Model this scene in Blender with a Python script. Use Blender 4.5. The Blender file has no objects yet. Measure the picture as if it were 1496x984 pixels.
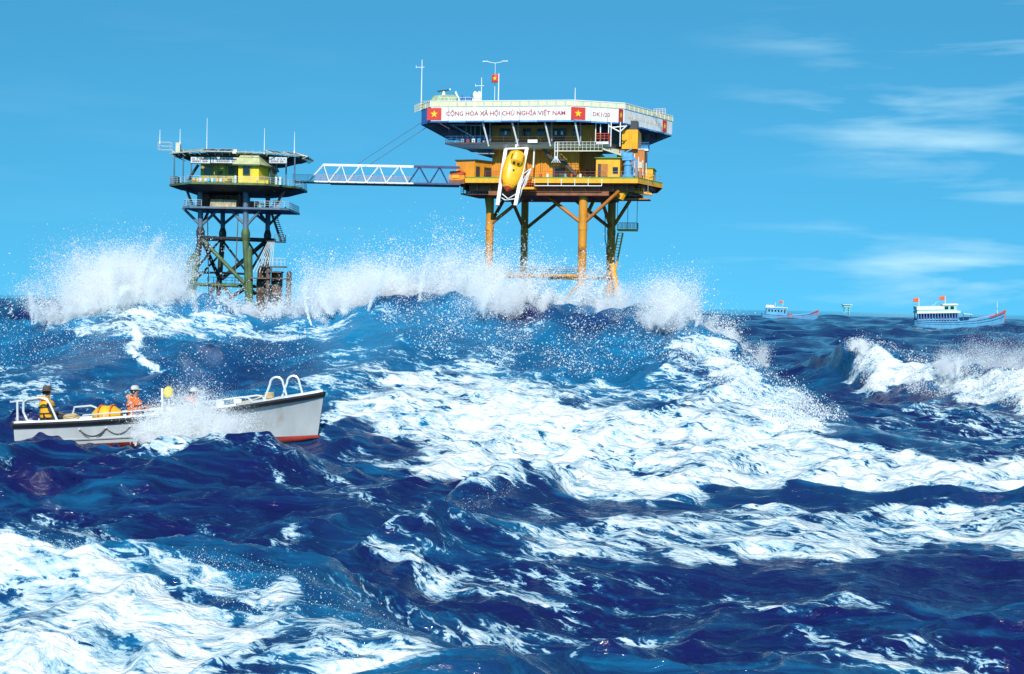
import bpy, bmesh, math, random
import numpy as np
from mathutils import Vector, Matrix, Euler

# ---------------------------------------------------------------- camera, sky, sun, exposure
scene = bpy.context.scene
COL = scene.collection
CAM_H = 4.0                       # eye height above the mean sea, on the deck of a ship
FPX = 2000.0                      # focal length in photograph pixels (photograph 1496 x 984)
PITCH = math.atan(47.0 / FPX)
ROLL = math.atan(30.0 / 1496.0)
cam_data = bpy.data.cameras.new('camera')
cam = bpy.data.objects.new('camera', cam_data)
COL.objects.link(cam)
cam_data.sensor_width = 36.0
cam_data.lens = 36.0 * FPX / 1496.0
cam_data.clip_start = 0.5
cam_data.clip_end = 60000.0
CAM_R = Matrix.Rotation(math.pi / 2 - PITCH, 3, 'X') @ Matrix.Rotation(ROLL, 3, 'Z')
cam.matrix_world = Matrix.Translation((0, 0, CAM_H)) @ CAM_R.to_4x4()
scene.camera = cam
scene.render.resolution_x, scene.render.resolution_y = 1024, 674

SUN_EL, SUN_AZ = math.radians(37), math.radians(184)   # azimuth clockwise from +Y: behind the camera, a little left
sun_dir = Vector((math.sin(SUN_AZ) * math.cos(SUN_EL), math.cos(SUN_AZ) * math.cos(SUN_EL), math.sin(SUN_EL)))
sd = bpy.data.lights.new('sun', 'SUN')
sd.energy = 4.7; sd.angle = math.radians(0.5); sd.color = (1.0, 0.955, 0.88)
sun = bpy.data.objects.new('sun', sd); COL.objects.link(sun)
sun.rotation_euler = (-sun_dir).to_track_quat('-Z', 'Y').to_euler()
sun.location = (0, -20, 60)

world = bpy.data.worlds.new('World'); scene.world = world; world.use_nodes = True
wn, wl = world.node_tree.nodes, world.node_tree.links
wn.clear()
w_out = wn.new('ShaderNodeOutputWorld'); w_bg = wn.new('ShaderNodeBackground')
sky = wn.new('ShaderNodeTexSky'); sky.sky_type = 'NISHITA'; sky.sun_disc = False
sky.sun_elevation = SUN_EL; sky.sun_rotation = SUN_AZ
sky.altitude = 0; sky.air_density = 1.0; sky.dust_density = 0.3; sky.ozone_density = 3.0
tint = wn.new('ShaderNodeMix'); tint.data_type = 'RGBA'; tint.blend_type = 'MULTIPLY'
tint.inputs['Factor'].default_value = 1.0
tint.inputs['B'].default_value = (0.33, 1.05, 1.08, 1)
wl.new(sky.outputs['Color'], tint.inputs['A'])
# clear maritime air: the pale band at the horizon is thin
tc0 = wn.new('ShaderNodeTexCoord'); lift = wn.new('ShaderNodeMapping')
lift.inputs['Scale'].default_value = (1, 1, 0.72); lift.inputs['Location'].default_value = (0, 0, 0.24)
wl.new(tc0.outputs['Generated'], lift.inputs['Vector']); wl.new(lift.outputs[0], sky.inputs['Vector'])
# thin streaks of cirrus, laid out by the direction of the sky itself
tc = wn.new('ShaderNodeTexCoord')
def wmath(op, a, b=None, c=None, clamp=False):
    n = wn.new('ShaderNodeMath'); n.operation = op; n.use_clamp = clamp
    for i, v in enumerate((a, b, c)):
        if v is None: continue
        if isinstance(v, (int, float)): n.inputs[i].default_value = v
        else: wl.new(v, n.inputs[i])
    return n.outputs[0]
sep = wn.new('ShaderNodeSeparateXYZ'); wl.new(tc.outputs['Generated'], sep.inputs[0])
az = wmath('ARCTAN2', sep.outputs['X'], sep.outputs['Y'])
el = wmath('ARCSINE', sep.outputs['Z'])
comb = wn.new('ShaderNodeCombineXYZ')
wl.new(az, comb.inputs['X'])
wl.new(wmath('MULTIPLY_ADD', az, 0.05, wmath('MULTIPLY_ADD', el, 7.5, -0.32)), comb.inputs['Y'])
nz = wn.new('ShaderNodeTexNoise'); nz.inputs['Scale'].default_value = 5.2; nz.inputs['Detail'].default_value = 7
nz.inputs['Roughness'].default_value = 0.52; nz.inputs['Distortion'].default_value = 0.25
wl.new(comb.outputs[0], nz.inputs['Vector'])
nz2 = wn.new('ShaderNodeTexNoise'); nz2.inputs['Scale'].default_value = 2.1; nz2.inputs['Detail'].default_value = 2
mp2 = wn.new('ShaderNodeMapping'); mp2.inputs['Location'].default_value = (1.15, 0.45, 0)
wl.new(comb.outputs[0], mp2.inputs['Vector']); wl.new(mp2.outputs[0], nz2.inputs['Vector'])
big = wmath('SMOOTH_MIN', 1.0, wmath('MULTIPLY', wmath('SUBTRACT', nz2.outputs['Fac'], 0.36, clamp=True), 5.0), 0.1)
bank = wmath('SMOOTH_MIN', 1.0, wmath('MULTIPLY', wmath('SUBTRACT', az, 0.10, clamp=True), 5.0), 0.3)     # the cirrus bank lies to the right of the platforms
big = wmath('MULTIPLY', big, wmath('ADD', 0.08, bank))
cl = wmath('MULTIPLY', wmath('MULTIPLY', wmath('SUBTRACT', nz.outputs['Fac'], 0.5, clamp=True), 3.4), big, clamp=True)
clouds = wn.new('ShaderNodeMix'); clouds.data_type = 'RGBA'
wl.new(wmath('MULTIPLY', cl, 0.95), clouds.inputs['Factor'])
wl.new(tint.outputs['Result'], clouds.inputs['A'])
clouds.inputs['B'].default_value = (4.6, 6.9, 7.8, 1)
wl.new(clouds.outputs['Result'], w_bg.inputs['Color'])
w_bg.inputs['Strength'].default_value = 0.135
wl.new(w_bg.outputs[0], w_out.inputs['Surface'])

vs = scene.view_settings
vs.view_transform = 'Standard'; vs.look = 'None'; vs.gamma = 1.0; vs.use_curve_mapping = False
vs.exposure = 0.12
scene.cycles.use_denoising = True
scene.cycles.max_bounces = 10
scene.cycles.diffuse_bounces = 6
scene.cycles.caustics_reflective = False
scene.cycles.caustics_refractive = False

# ---------------------------------------------------------------- measuring helpers
def ray(px, py):
    d = CAM_R @ Vector(((px - 748.0) / FPX, (492.0 - py) / FPX, -1.0))
    return d
def at(px, py, Y):
    """the place at distance Y ahead whose sight line passes the measured photograph point"""
    d = ray(px, py)
    return Vector((0, 0, CAM_H)) + d * (Y / d.y)

# ---------------------------------------------------------------- materials
MATS = {}
def mat(name, col, rough=0.55, metal=0.0, var=0.08, scale=3.0, spec=0.5, rust=0.0, rustcol=(0.16, 0.06, 0.02), streak=0.0):
    """painted surface: base colour with grain, faint weathering and optional rust patches"""
    if name in MATS: return MATS[name]
    m = bpy.data.materials.new(name); m.use_nodes = True
    nt = m.node_tree; n, l = nt.nodes, nt.links
    b = n['Principled BSDF']; b.inputs['Roughness'].default_value = rough; b.inputs['Metallic'].default_value = metal
    b.inputs['Specular IOR Level'].default_value = spec
    t = n.new('ShaderNodeTexCoord'); mp = n.new('ShaderNodeMapping')
    mp.inputs['Scale'].default_value = (1, 1, 1.0 - 0.75 * streak)
    l.new(t.outputs['Object'], mp.inputs['Vector'])
    nz = n.new('ShaderNodeTexNoise'); nz.inputs['Scale'].default_value = scale; nz.inputs['Detail'].default_value = 5
    nz.inputs['Roughness'].default_value = 0.62
    l.new(mp.outputs[0], nz.inputs['Vector'])
    r = n.new('ShaderNodeValToRGB')
    e = r.color_ramp.elements
    e[0].position, e[1].position = 0.3, 0.72
    e[0].color = tuple(max(0, c * (1 - var * 2.2)) for c in col) + (1,)
    e[1].color = tuple(min(1, c * (1 + var)) for c in col) + (1,)
    l.new(nz.outputs['Fac'], r.inputs[0])
    out = r.outputs[0]
    if rust > 0:
        n2 = n.new('ShaderNodeTexNoise'); n2.inputs['Scale'].default_value = scale * 0.45; n2.inputs['Detail'].default_value = 8
        n2.inputs['Roughness'].default_value = 0.7
        l.new(mp.outputs[0], n2.inputs['Vector'])
        rr = n.new('ShaderNodeValToRGB'); rr.color_ramp.elements[0].position = 0.66 - 0.25 * rust
        rr.color_ramp.elements[1].position = 0.76 - 0.2 * rust
        l.new(n2.outputs['Fac'], rr.inputs[0])
        mx = n.new('ShaderNodeMix'); mx.data_type = 'RGBA'
        l.new(rr.outputs[0], mx.inputs['Factor']); l.new(out, mx.inputs['A']); mx.inputs['B'].default_value = rustcol + (1,)
        out = mx.outputs['Result']
    l.new(out, b.inputs['Base Color'])
    MATS[name] = m
    return m

# ---------------------------------------------------------------- mesh helpers
class MB:
    """collects shapes, then links them as ONE mesh object"""
    def __init__(s): s.v = []; s.f = []
    def raw(s, v, f):
        o = len(s.v); s.v += [tuple(p) for p in v]; s.f += [tuple(i + o for i in q) for q in f]; return s
    def box(s, x0, x1, y0, y1, z0, z1):
        return s.raw([(x0,y0,z0),(x1,y0,z0),(x1,y1,z0),(x0,y1,z0),(x0,y0,z1),(x1,y0,z1),(x1,y1,z1),(x0,y1,z1)],
                     [(3,2,1,0),(4,5,6,7),(0,1,5,4),(1,2,6,5),(2,3,7,6),(3,0,4,7)])
    def tube(s, a, b, r, n=8, r2=None, cap=True):
        a, b = Vector(a), Vector(b); d = b - a
        if d.length < 1e-6: return s
        d.normalize(); u = d.orthogonal().normalized(); w = d.cross(u)
        r2 = r if r2 is None else r2
        v = []
        for c, rr in ((a, r), (b, r2)):
            for k in range(n):
                t = 2 * math.pi * k / n
                v.append(c + (u * math.cos(t) + w * math.sin(t)) * rr)
        f = [(k, (k + 1) % n, n + (k + 1) % n, n + k) for k in range(n)]
        if cap: f += [tuple(range(n - 1, -1, -1)), tuple(range(n, 2 * n))]
        return s.raw(v, f)
    def path(s, pts, r, n=6, closed=False):
        """a bent pipe through the points"""
        pts = [Vector(p) for p in pts]; m = len(pts); v = []; f = []
        up = None
        for i in range(m):
            if closed: d = pts[(i + 1) % m] - pts[i - 1]
            else: d = pts[min(i + 1, m - 1)] - pts[max(i - 1, 0)]
            d.normalize()
            if up is None: up = d.orthogonal().normalized()
            up = (up - d * up.dot(d)).normalized(); w = d.cross(up)
            for k in range(n):
                t = 2 * math.pi * k / n
                v.append(pts[i] + (up * math.cos(t) + w * math.sin(t)) * r)
        for i in range(m if closed else m - 1):
            j = (i + 1) % m
            f += [(i*n+k, i*n+(k+1) % n, j*n+(k+1) % n, j*n+k) for k in range(n)]
        if not closed: f += [tuple(range(n - 1, -1, -1)), tuple(range((m-1)*n, m*n))]
        return s.raw(v, f)
    def bar(s, a, b, w, h, up=(0, 0, 1)):
        """a rectangular beam from a to b, w wide and h high"""
        a, b = Vector(a), Vector(b); d = (b - a).normalized(); up = Vector(up)
        if abs(d.dot(up)) > 0.98: up = Vector((0, 1, 0))
        x = d.cross(up).normalized(); z = x.cross(d)
        v = []
        for c in (a, b):
            v += [c - x*w/2 - z*h/2, c + x*w/2 - z*h/2, c + x*w/2 + z*h/2, c - x*w/2 + z*h/2]
        return s.raw(v, [(0,1,2,3),(7,6,5,4),(0,4,5,1),(1,5,6,2),(2,6,7,3),(3,7,4,0)])
    def prism(s, poly, z0, z1, inset_bottom=None):
        n = len(poly); lo = inset_bottom or poly
        v = [(p[0], p[1], z0) for p in lo] + [(p[0], p[1], z1) for p in poly]
        return s.raw(v, [tuple(range(n - 1, -1, -1)), tuple(range(n, 2*n))] + [(k, (k+1) % n, n+(k+1) % n, n+k) for k in range(n)])
    def lathe(s, prof, n=16, c=(0, 0, 0), axis=(0, 0, 1)):
        ax = Vector(axis).normalized(); u = ax.orthogonal().normalized(); w = ax.cross(u); c = Vector(c)
        v = []; f = []; m = len(prof)
        for r, z in prof:
            for k in range(n):
                t = 2 * math.pi * k / n
                v.append(c + ax * z + (u * math.cos(t) + w * math.sin(t)) * r)
        for i in range(m - 1):
            f += [(i*n+k, i*n+(k+1) % n, (i+1)*n+(k+1) % n, (i+1)*n+k) for k in range(n)]
        f += [tuple(range(n - 1, -1, -1)), tuple(range((m-1)*n, m*n))]
        return s.raw(v, f)
    def mesh(s, name, material, smooth=False, fix=True):
        me = bpy.data.meshes.new(name); me.from_pydata(s.v, [], s.f); me.update()
        if fix:
            bm = bmesh.new(); bm.from_mesh(me); bmesh.ops.recalc_face_normals(bm, faces=bm.faces); bm.to_mesh(me); bm.free()
        if smooth:
            try: me.shade_auto_smooth = True
            except Exception: pass
            for p in me.polygons: p.use_smooth = True
            try:
                me.set_sharp_from_angle(angle=math.radians(38))
            except Exception: pass
        if material is not None: me.materials.append(material)
        return me
    def build(s, name, material, parent=None, smooth=False, fix=True):
        o = bpy.data.objects.new(name, s.mesh(name, material, smooth, fix)); COL.objects.link(o)
        if parent is not None: o.parent = parent
        return o

def tag(o, label=None, cat=None, group=None, kind=None):
    if label: o['label'] = label
    if cat: o['category'] = cat
    if group: o['group'] = group
    if kind: o['kind'] = kind
    return o
def empty(name, loc=(0, 0, 0), rz=0.0):
    o = bpy.data.objects.new(name, None); COL.objects.link(o)
    o.location = loc; o.rotation_euler = (0, 0, rz); o.empty_display_size = 0.5
    return o
def place(me, name, parent, loc=(0, 0, 0), rot=(0, 0, 0)):
    o = bpy.data.objects.new(name, me); COL.objects.link(o); o.location = loc; o.rotation_euler = rot
    if parent is not None: o.parent = parent
    return o
def copy_tree(o, parent=None):
    c = o.copy(); COL.objects.link(c); c.parent = parent
    for ch in list(o.children): copy_tree(ch, c)
    return c
# ---------------------------------------------------------------- the sea
rng = np.random.default_rng(7)
def pchip(xs, ys, x):
    """smooth monotone interpolation through the points, held flat outside"""
    xs, ys = np.asarray(xs, float), np.asarray(ys, float)
    h = np.diff(xs); d = np.diff(ys) / h
    m = np.zeros_like(ys)
    for i in range(1, len(xs) - 1):
        if d[i-1] * d[i] > 0:
            w1, w2 = 2*h[i] + h[i-1], h[i] + 2*h[i-1]
            m[i] = (w1 + w2) / (w1 / d[i-1] + w2 / d[i])
    i = np.clip(np.searchsorted(xs, x) - 1, 0, len(h) - 1)
    t = np.clip((x - xs[i]) / h[i], 0, 1)
    return ((1+2*t)*(1-t)**2*ys[i] + t*(1-t)**2*h[i]*m[i] + t*t*(3-2*t)*ys[i+1] + t*t*(t-1)*h[i]*m[i+1])
def sstep(a, b, x):
    t = np.clip((x - a) / (b - a), 0, 1); return t * t * (3 - 2 * t)

class Noise2:
    """sum of many random sine waves: a cheap smooth noise"""
    def __init__(s, seed, lam0, lam1, n=24, ax=1.0, ay=1.0, slope=1.0):
        r = np.random.default_rng(seed)
        lam = np.exp(r.uniform(math.log(lam0), math.log(lam1), n)); th = r.uniform(0, 2*math.pi, n)
        s.kx, s.ky = 2*math.pi/lam*np.cos(th)*ax, 2*math.pi/lam*np.sin(th)*ay
        s.a = (lam/lam1)**slope; s.a /= math.sqrt((s.a**2).sum()/2); s.p = r.uniform(0, 6.28, n)
    def __call__(s, x, y):
        o = np.zeros_like(x)
        for a, kx, ky, p in zip(s.a, s.kx, s.ky, s.p): o += a*np.sin(kx*x + ky*y + p)
        return o

class Ridge:
    """a wave crest: measured crest points (photo x, photo y, distance), front and back lengths, trough level"""
    def __init__(s, pts, wf, wb, base, cusp=0.5, cw=0.25, p=1.2, fade=(6, 6), lean=0.0):
        q = sorted([tuple(at(*t)) for t in pts])
        s.x, s.y, s.z = [np.array(c) for c in zip(*q)]
        s.wf, s.wb, s.base, s.cusp, s.cw, s.p, s.fade = wf, wb, base, cusp, cw, p, fade
    def yc(s, x): return pchip(s.x, s.y, x)
    def zc(s, x): return pchip(s.x, s.z, x)
    def __call__(s, x, y):
        e = y - s.yc(x)
        A = (s.zc(x) - s.base) * sstep(s.x[0]-s.fade[0], s.x[0], x) * (1 - sstep(s.x[-1], s.x[-1]+s.fade[1], x))
        tf = np.clip(-e / s.wf, 0, 1); tb = np.clip(e / s.wb, 0, 1)
        pf = s.cusp*np.exp(-(tf/s.cw)**1.25)*(1-tf**2) + (1-s.cusp)*(0.5+0.5*np.cos(np.pi*tf))**s.p
        pb = (0.5+0.5*np.cos(np.pi*tb))**0.9
        return A * np.where(e < 0, pf, pb)

MAIN = Ridge([(-500,475,70),(-150,472,68),(0,468,66),(60,464,65),(120,456,64),(180,444,63),(235,436,62.5),(285,447,62),(340,464,61.5),(400,474,61),(470,469,60.5),
              (540,451,60),(610,440,60),(690,447,60),(790,456,59.5),(880,461,59),(960,468,58),(1020,482,57),(1075,515,55),(1140,557,53),(1200,592,51),(1270,625,49)],
             wf=23, wb=26, base=-0.75, cusp=0.55, cw=0.2, p=1.15, fade=(14, 9))
SECOND = Ridge([(1215,540,80),(1235,512,79),(1262,503,78),(1310,512,76),(1370,526,73),(1440,533,69),(1520,540,66),(1700,560,60),(1900,570,56)],
               wf=13, wb=22, base=-0.5, cusp=0.5, cw=0.22, p=1.1, fade=(3.2, 8))
BOATW = Ridge([(-300,655,34.5),(-60,650,34.2),(60,652,34),(150,654,34),(210,647,33.8),(270,651,33.6),(340,657,33.2),(420,668,32.6),(500,690,32)],
              wf=5.6, wb=3.6, base=-0.62, cusp=0.2, cw=0.3, p=0.9, fade=(5, 3))
CREST = Ridge([(610,790,24.6),(630,768,25.2),(660,735,27),(700,711,28.4),(740,705,29),(800,712,29.4),(870,728,29.8),(960,725,30.5),(1100,721,31.2),(1300,719,32),(1520,717,32.6),(1800,715,33)],
              wf=6.6, wb=2.6, base=-0.66, cusp=0.25, cw=0.22, p=0.95, fade=(1.5, 6))
NEAR = Ridge([(-300,775,20.2),(-100,788,19.6),(0,794,19.2),(130,799,18.9),(250,812,18.4),(350,828,17.8),(450,848,17.0),(520,880,16.3),(600,930,15.4),(660,990,14.4)],
             wf=6.5, wb=4.2, base=-0.62, cusp=0.3, cw=0.3, p=0.9, fade=(4, 1.6))
RIDGES = [MAIN, SECOND, BOATW, CREST, NEAR]
swell = Noise2(11, 28, 75, 14, 0.5, 1.0)
mid = Noise2(12, 6, 16, 18, 0.6, 1.0)
def big_height(x, y):
    base = -0.45 + 0.0*x
    base = base + swell(x, y) * (0.13 + 0.20*sstep(75, 160, y))
    base = base + mid(x, y) * 0.10
    m = MAIN(x, y); h = base + m + SECOND(x, y)*(1 - 0.6*np.clip(m/4, 0, 1))
    for r in (BOATW, CREST, NEAR): h = h + r(x, y)
    h = h + 0.42*np.exp(-((x+6.2)/2.4)**2 - ((y-39.6)/2.0)**2) + 0.16*np.exp(-((x+10.5)/4.5)**2 - ((y-39.6)/2.5)**2)       # water piling up under the launch's bow
    # the dark hollow between the two breakers
    h = h - 0.5*np.exp(-((x-17)/7)**2 - ((y-68)/16)**2)
    return h
def hit(px, py, y0=9.0, y1=400.0):
    """where the sight line through the photograph point meets the big waves"""
    d = ray(px, py); ys = np.concatenate([np.linspace(y0, 110, 1600), np.geomspace(110.1, y1, 400)])
    x = d.x/d.y*ys; z = CAM_H + d.z/d.y*ys
    g = z < big_height(x, ys)
    i = int(np.argmax(g)) if g.any() else len(ys)-1
    return (x[i], ys[i])

# --- the grid: fine near the camera, coarser with distance
ratio = 0.0036
Ys = [7.0]
while Ys[-1] < 125: Ys.append(Ys[-1]*(1+ratio) )
while Ys[-1] < 1000: Ys.append(Ys[-1]*1.0085)
while Ys[-1] < 40000: Ys.append(Ys[-1]*1.09)
Ys = np.array(Ys)
U = np.concatenate([np.linspace(-1.3, -0.43, 46)[:-1], np.linspace(-0.43, 0.43, 660), np.linspace(0.43, 1.3, 46)[1:]])
NY, NX = len(Ys), len(U)
GY = np.repeat(Ys[:, None], NX, 1); GX = U[None, :]*(Ys[:, None] + 3.0)
H = big_height(GX, GY)
far = sstep(110, 260, GY)
# steep local face of the waves, for placing rough water
# --- chop: travelling wavelets with pointed crests, moved sideways as well as up
DX = np.zeros_like(H); DY = np.zeros_like(H); DZ = np.zeros_like(H)
cr = np.random.default_rng(5)
spacing = np.maximum(GY*ratio, GY*0.0015)
group1 = 0.75 + 0.35*Noise2(31, 9, 30, 12)(GX, GY)
group2 = 0.75 + 0.45*Noise2(32, 5, 18, 12)(GX, GY)
for i in range(84):
    lam = math.exp(cr.uniform(math.log(0.34), math.log(9.0)))
    th = cr.normal(math.radians(-72), math.radians(38))
    k = 2*math.pi/lam; kx, ky = k*math.cos(th), k*math.sin(th)
    amp = 0.0118*lam**0.84*(1 if lam > 1.2 else 1.25)
    fade = 1 - sstep(lam/4.5, lam/2.4, spacing)
    ph = kx*GX + ky*GY + cr.uniform(0, 6.28)
    g = (group1 if i % 2 else group2)*fade*amp
    DZ += g*np.cos(ph); DX -= 0.85*g*math.cos(th)*np.sin(ph); DY -= 0.85*g*math.sin(th)*np.sin(ph)

# steep wind sea running to the horizon
for i in range(26):
    lam = math.exp(cr.uniform(math.log(9.0), math.log(42.0))); th = cr.normal(math.radians(-80), math.radians(26))
    k = 2*math.pi/lam; kx, ky = k*math.cos(th), k*math.sin(th)
    fade = (1 - sstep(lam/4.0, lam/2.0, np.maximum(GY*0.0085, spacing)))*sstep(85, 150, GY)
    ph = kx*GX + ky*GY + cr.uniform(0, 6.28); g = 0.0085*lam*fade
    DZ += g*np.cos(ph); DX -= 0.9*g*math.cos(th)*np.sin(ph); DY -= 0.9*g*math.sin(th)*np.sin(ph)

# --- foam: patches lying on the water, each an outline on the sea surface with a density
def poly_world(pts): return np.array([hit(*p) for p in pts])
def poly_mask(P, soft):
    """1 inside the outline, falling to 0 over `soft` metres"""
    lo, hi = P.min(0) - soft, P.max(0) + soft
    sel = (GX > lo[0]) & (GX < hi[0]) & (GY > lo[1]) & (GY < hi[1])
    x, y = GX[sel] + 0.5*soft*wob1(GX[sel], GY[sel]), GY[sel] + 0.5*soft*wob2(GX[sel], GY[sel])
    d2 = np.full(x.shape, 1e9); ins = np.zeros(x.shape, bool)
    n = len(P)
    for i in range(n):
        a, b = P[i], P[(i+1) % n]; e = b - a
        t = np.clip(((x-a[0])*e[0] + (y-a[1])*e[1]) / max(1e-9, e@e), 0, 1)
        d2 = np.minimum(d2, (x-a[0]-t*e[0])**2 + (y-a[1]-t*e[1])**2)
        c = ((a[1] > y) != (b[1] > y)) & (x < (b[0]-a[0])*(y-a[1])/(b[1]-a[1]+1e-12) + a[0])
        ins ^= c
    d = np.sqrt(d2); s = np.where(ins, d, -d)
    out = np.zeros_like(GX); out[sel] = sstep(-soft, soft*0.6, s)
    return out
wob1, wob2 = Noise2(21, 0.8, 5, 16), Noise2(22, 0.8, 5, 16)
FOAM = 0.17 + 0.085*Noise2(23, 3, 22, 16, 0.5, 1)(GX, GY)
def foam(pts, dens, soft):
    global FOAM
    FOAM = np.maximum(FOAM, dens*poly_mask(poly_world(pts), soft))
# apron of the main breaker and its cascade
foam([(470,590),(540,556),(640,540),(720,552),(800,570),(880,588),(950,600),(1020,575),(1060,550),(1120,590),(1190,628),(1260,655),(1350,672),(1450,682),(1650,690),(1650,712),
      (1400,712),(1200,713),(1000,716),(900,722),(800,705),(740,698),(660,694),(590,662),(520,625),(480,612)], 0.71, 1.3)
foam([(1010,486),(1050,497),(1090,524),(1150,567),(1215,606),(1260,640),(1180,634),(1100,600),(1040,560),(1000,530),(985,500)], 0.68, 0.9)
foam([(470,560),(560,520),(640,503),(720,512),(800,535),(900,548),(980,520),(1010,500),(1060,550),(960,605),(820,585),(640,550),(520,580)], 0.47, 1.2)
foam([(440,520),(560,495),(660,492),(700,520),(560,560),(470,600),(440,560)], 0.42, 1.0)
# crest lips
foam([(30,468),(110,452),(190,438),(240,432),(300,452),(360,470),(430,478),(500,466),(500,484),(430,496),(340,492),(240,490),(180,500),(60,490)], 0.56, 0.6)
foam([(520,470),(600,455),(680,462),(780,470),(880,474),(980,484),(980,500),(860,486),(700,474),(600,466),(520,482)], 0.36, 0.6)
foam([(183,472),(206,476),(214,505),(222,535),(206,530),(196,505)], 0.80, 0.35)
# second breaker
foam([(1236,514),(1262,506),(1310,515),(1370,529),(1440,536),(1520,543),(1700,560),(1700,620),(1540,612),(1440,585),(1370,572),(1320,556),(1290,572),(1262,566),(1246,540)], 0.80, 0.8)
foam([(1380,580),(1500,590),(1700,610),(1700,660),(1500,655),(1400,640),(1300,600)], 0.44, 0.9)
foam([(1180,600),(1300,610),(1400,640),(1500,660),(1650,670),(1650,690),(1400,680),(1280,660)], 0.40, 1.0)
# lower patch to the right
foam([(760,800),(800,765),(900,752),(1050,748),(1250,738),(1450,735),(1700,732),(1700,790),(1500,800),(1350,790),(1250,812),(1100,830),(950,812),(850,835),(780,830)], 0.61, 0.8)
foam([(640,775),(680,735),(740,716),(820,730),(850,760),(800,820),(720,800),(660,790)], 0.37, 0.5)
# near breaker on the left
foam([(-200,785),(0,797),(120,806),(200,840),(300,872),(380,915),(470,960),(560,1010),(-250,1060),(-250,800)], 0.69, 0.6)
foam([(180,806),(330,828),(440,848),(520,884),(590,930),(650,1000),(450,1010),(380,930),(260,860)], 0.54, 0.45)
foam([(560,770),(680,810),(780,850),(850,880),(760,880),(640,850),(560,830),(380,800),(420,770)], 0.49, 0.5)
# wash beside and behind the launch
foam([(470,640),(500,600),(470,585),(420,640),(330,655),(200,650),(215,640),(330,630)], 0.66, 0.5)
foam([(-60,540),(60,520),(110,560),(60,600),(-60,590)], 0.46, 0.9)
foam([(90,560),(330,560),(470,545),(480,580),(300,600),(90,600)], 0.33, 1.0)
foam([(330,700),(430,720),(560,715),(640,700),(600,670),(520,650),(420,665),(360,690)], 0.36, 0.5)
foam([(-60,745),(120,760),(200,775),(140,800),(-60,790)], 0.42, 0.4)
foam([(660,890),(850,905),(1000,930),(1000,970),(800,975),(620,930)], 0.46, 0.35)
foam([(880,860),(1050,850),(1250,872),(1400,880),(1300,905),(1100,900),(950,885)], 0.40, 0.35)
foam([(1180,905),(1380,950),(1500,960),(1500,1000),(1200,990),(1120,940)], 0.47, 0.35)
# calm dark hollows
def calm(pts, keep, soft):
    global FOAM
    FOAM = FOAM*(1 - (1-keep)*poly_mask(poly_world(pts), soft))
calm([(-80,662),(200,658),(345,672),(420,700),(340,745),(200,750),(-80,742)], 0.15, 0.5)
calm([(950,722),(1250,721),(1500,719),(1500,736),(1250,737),(1000,742)], 0.25, 0.15)
calm([(1110,500),(1230,500),(1245,600),(1330,650),(1240,640),(1180,590)], 0.35, 1.2)
FOAM *= 1 - 0.5*sstep(70, 130, GY)*(1 - sstep(0, 1, 0*GY))
FOAM = np.clip(FOAM, 0, 1)

# foam stands up in lumps
lump = Noise2(41, 0.35, 1.6, 30, 1, 1, 0.8)(GX, GY)*0.6 + Noise2(42, 1.2, 4.0, 20)(GX, GY)
fineok = 1 - sstep(60, 110, GY)
rough = sstep(0.45, 0.85, FOAM)
calmness = 1 - 0.35*rough
Z = H + DZ*calmness + rough*fineok*(0.11*lump + 0.04)
X = GX + DX; Y = GY + DY
# torn crest of the two breakers
for R, amp in ((MAIN, 0.15), (SECOND, 0.18)):
    e = (GY - R.yc(GX)); w = np.exp(-(e/1.7)**2)*sstep(0.2, 2.0, R.zc(GX) + 0.2)
    w = w*(GX > R.x[0]-5)*(GX < R.x[-1])
    Z += amp*w*Noise2(51, 0.7, 4.5, 26, 1, 0.6, 0.7)(GX, GY)
    Y -= 0.5*w*sstep(-2.5, 0.2, e)*(1 + 0.5*Noise2(52, 1, 5, 18)(GX, GY))      # the lip leans forward
# turquoise near the crests: air-filled water, plus light through thin crests painted in
AIR_GLOW = np.zeros_like(H)
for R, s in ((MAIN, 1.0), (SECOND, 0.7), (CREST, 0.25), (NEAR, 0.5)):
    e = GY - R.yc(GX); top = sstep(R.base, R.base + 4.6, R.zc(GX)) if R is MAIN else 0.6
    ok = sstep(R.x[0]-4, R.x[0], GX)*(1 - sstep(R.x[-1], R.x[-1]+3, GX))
    AIR_GLOW = np.maximum(AIR_GLOW, s*top*ok*np.where(e < 0, np.exp(-(np.abs(e)/(R.wf*0.4))**1.4), np.exp(-(e/3)**2)))
AIR_GLOW = np.clip(AIR_GLOW*(0.85 + 0.3*Noise2(61, 1.5, 9, 18)(GX, GY)), 0, 1)

me = bpy.data.meshes.new('sea')
nv = NX*NY; idx = np.arange(nv).reshape(NY, NX)
quads = np.stack([idx[:-1, :-1], idx[:-1, 1:], idx[1:, 1:], idx[1:, :-1]], -1).reshape(-1, 4)
me.vertices.add(nv); me.vertices.foreach_set('co', np.stack([X, Y, Z], -1).astype(np.float32).ravel())
me.loops.add(quads.size); me.loops.foreach_set('vertex_index', quads.astype(np.int32).ravel())
me.polygons.add(len(quads)); me.polygons.foreach_set('loop_start', np.arange(0, quads.size, 4, dtype=np.int32))
me.polygons.foreach_set('use_smooth', np.ones(len(quads), bool))
me.update(calc_edges=True)
for nm, arr in (('foam', FOAM), ('air', AIR_GLOW)):
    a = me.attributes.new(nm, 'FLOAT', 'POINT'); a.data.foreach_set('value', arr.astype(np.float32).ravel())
sea = bpy.data.objects.new('sea', me); COL.objects.link(sea)
tag(sea, 'rough deep blue sea with tall breaking waves and streaked foam', 'sea', kind='structure')

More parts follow.
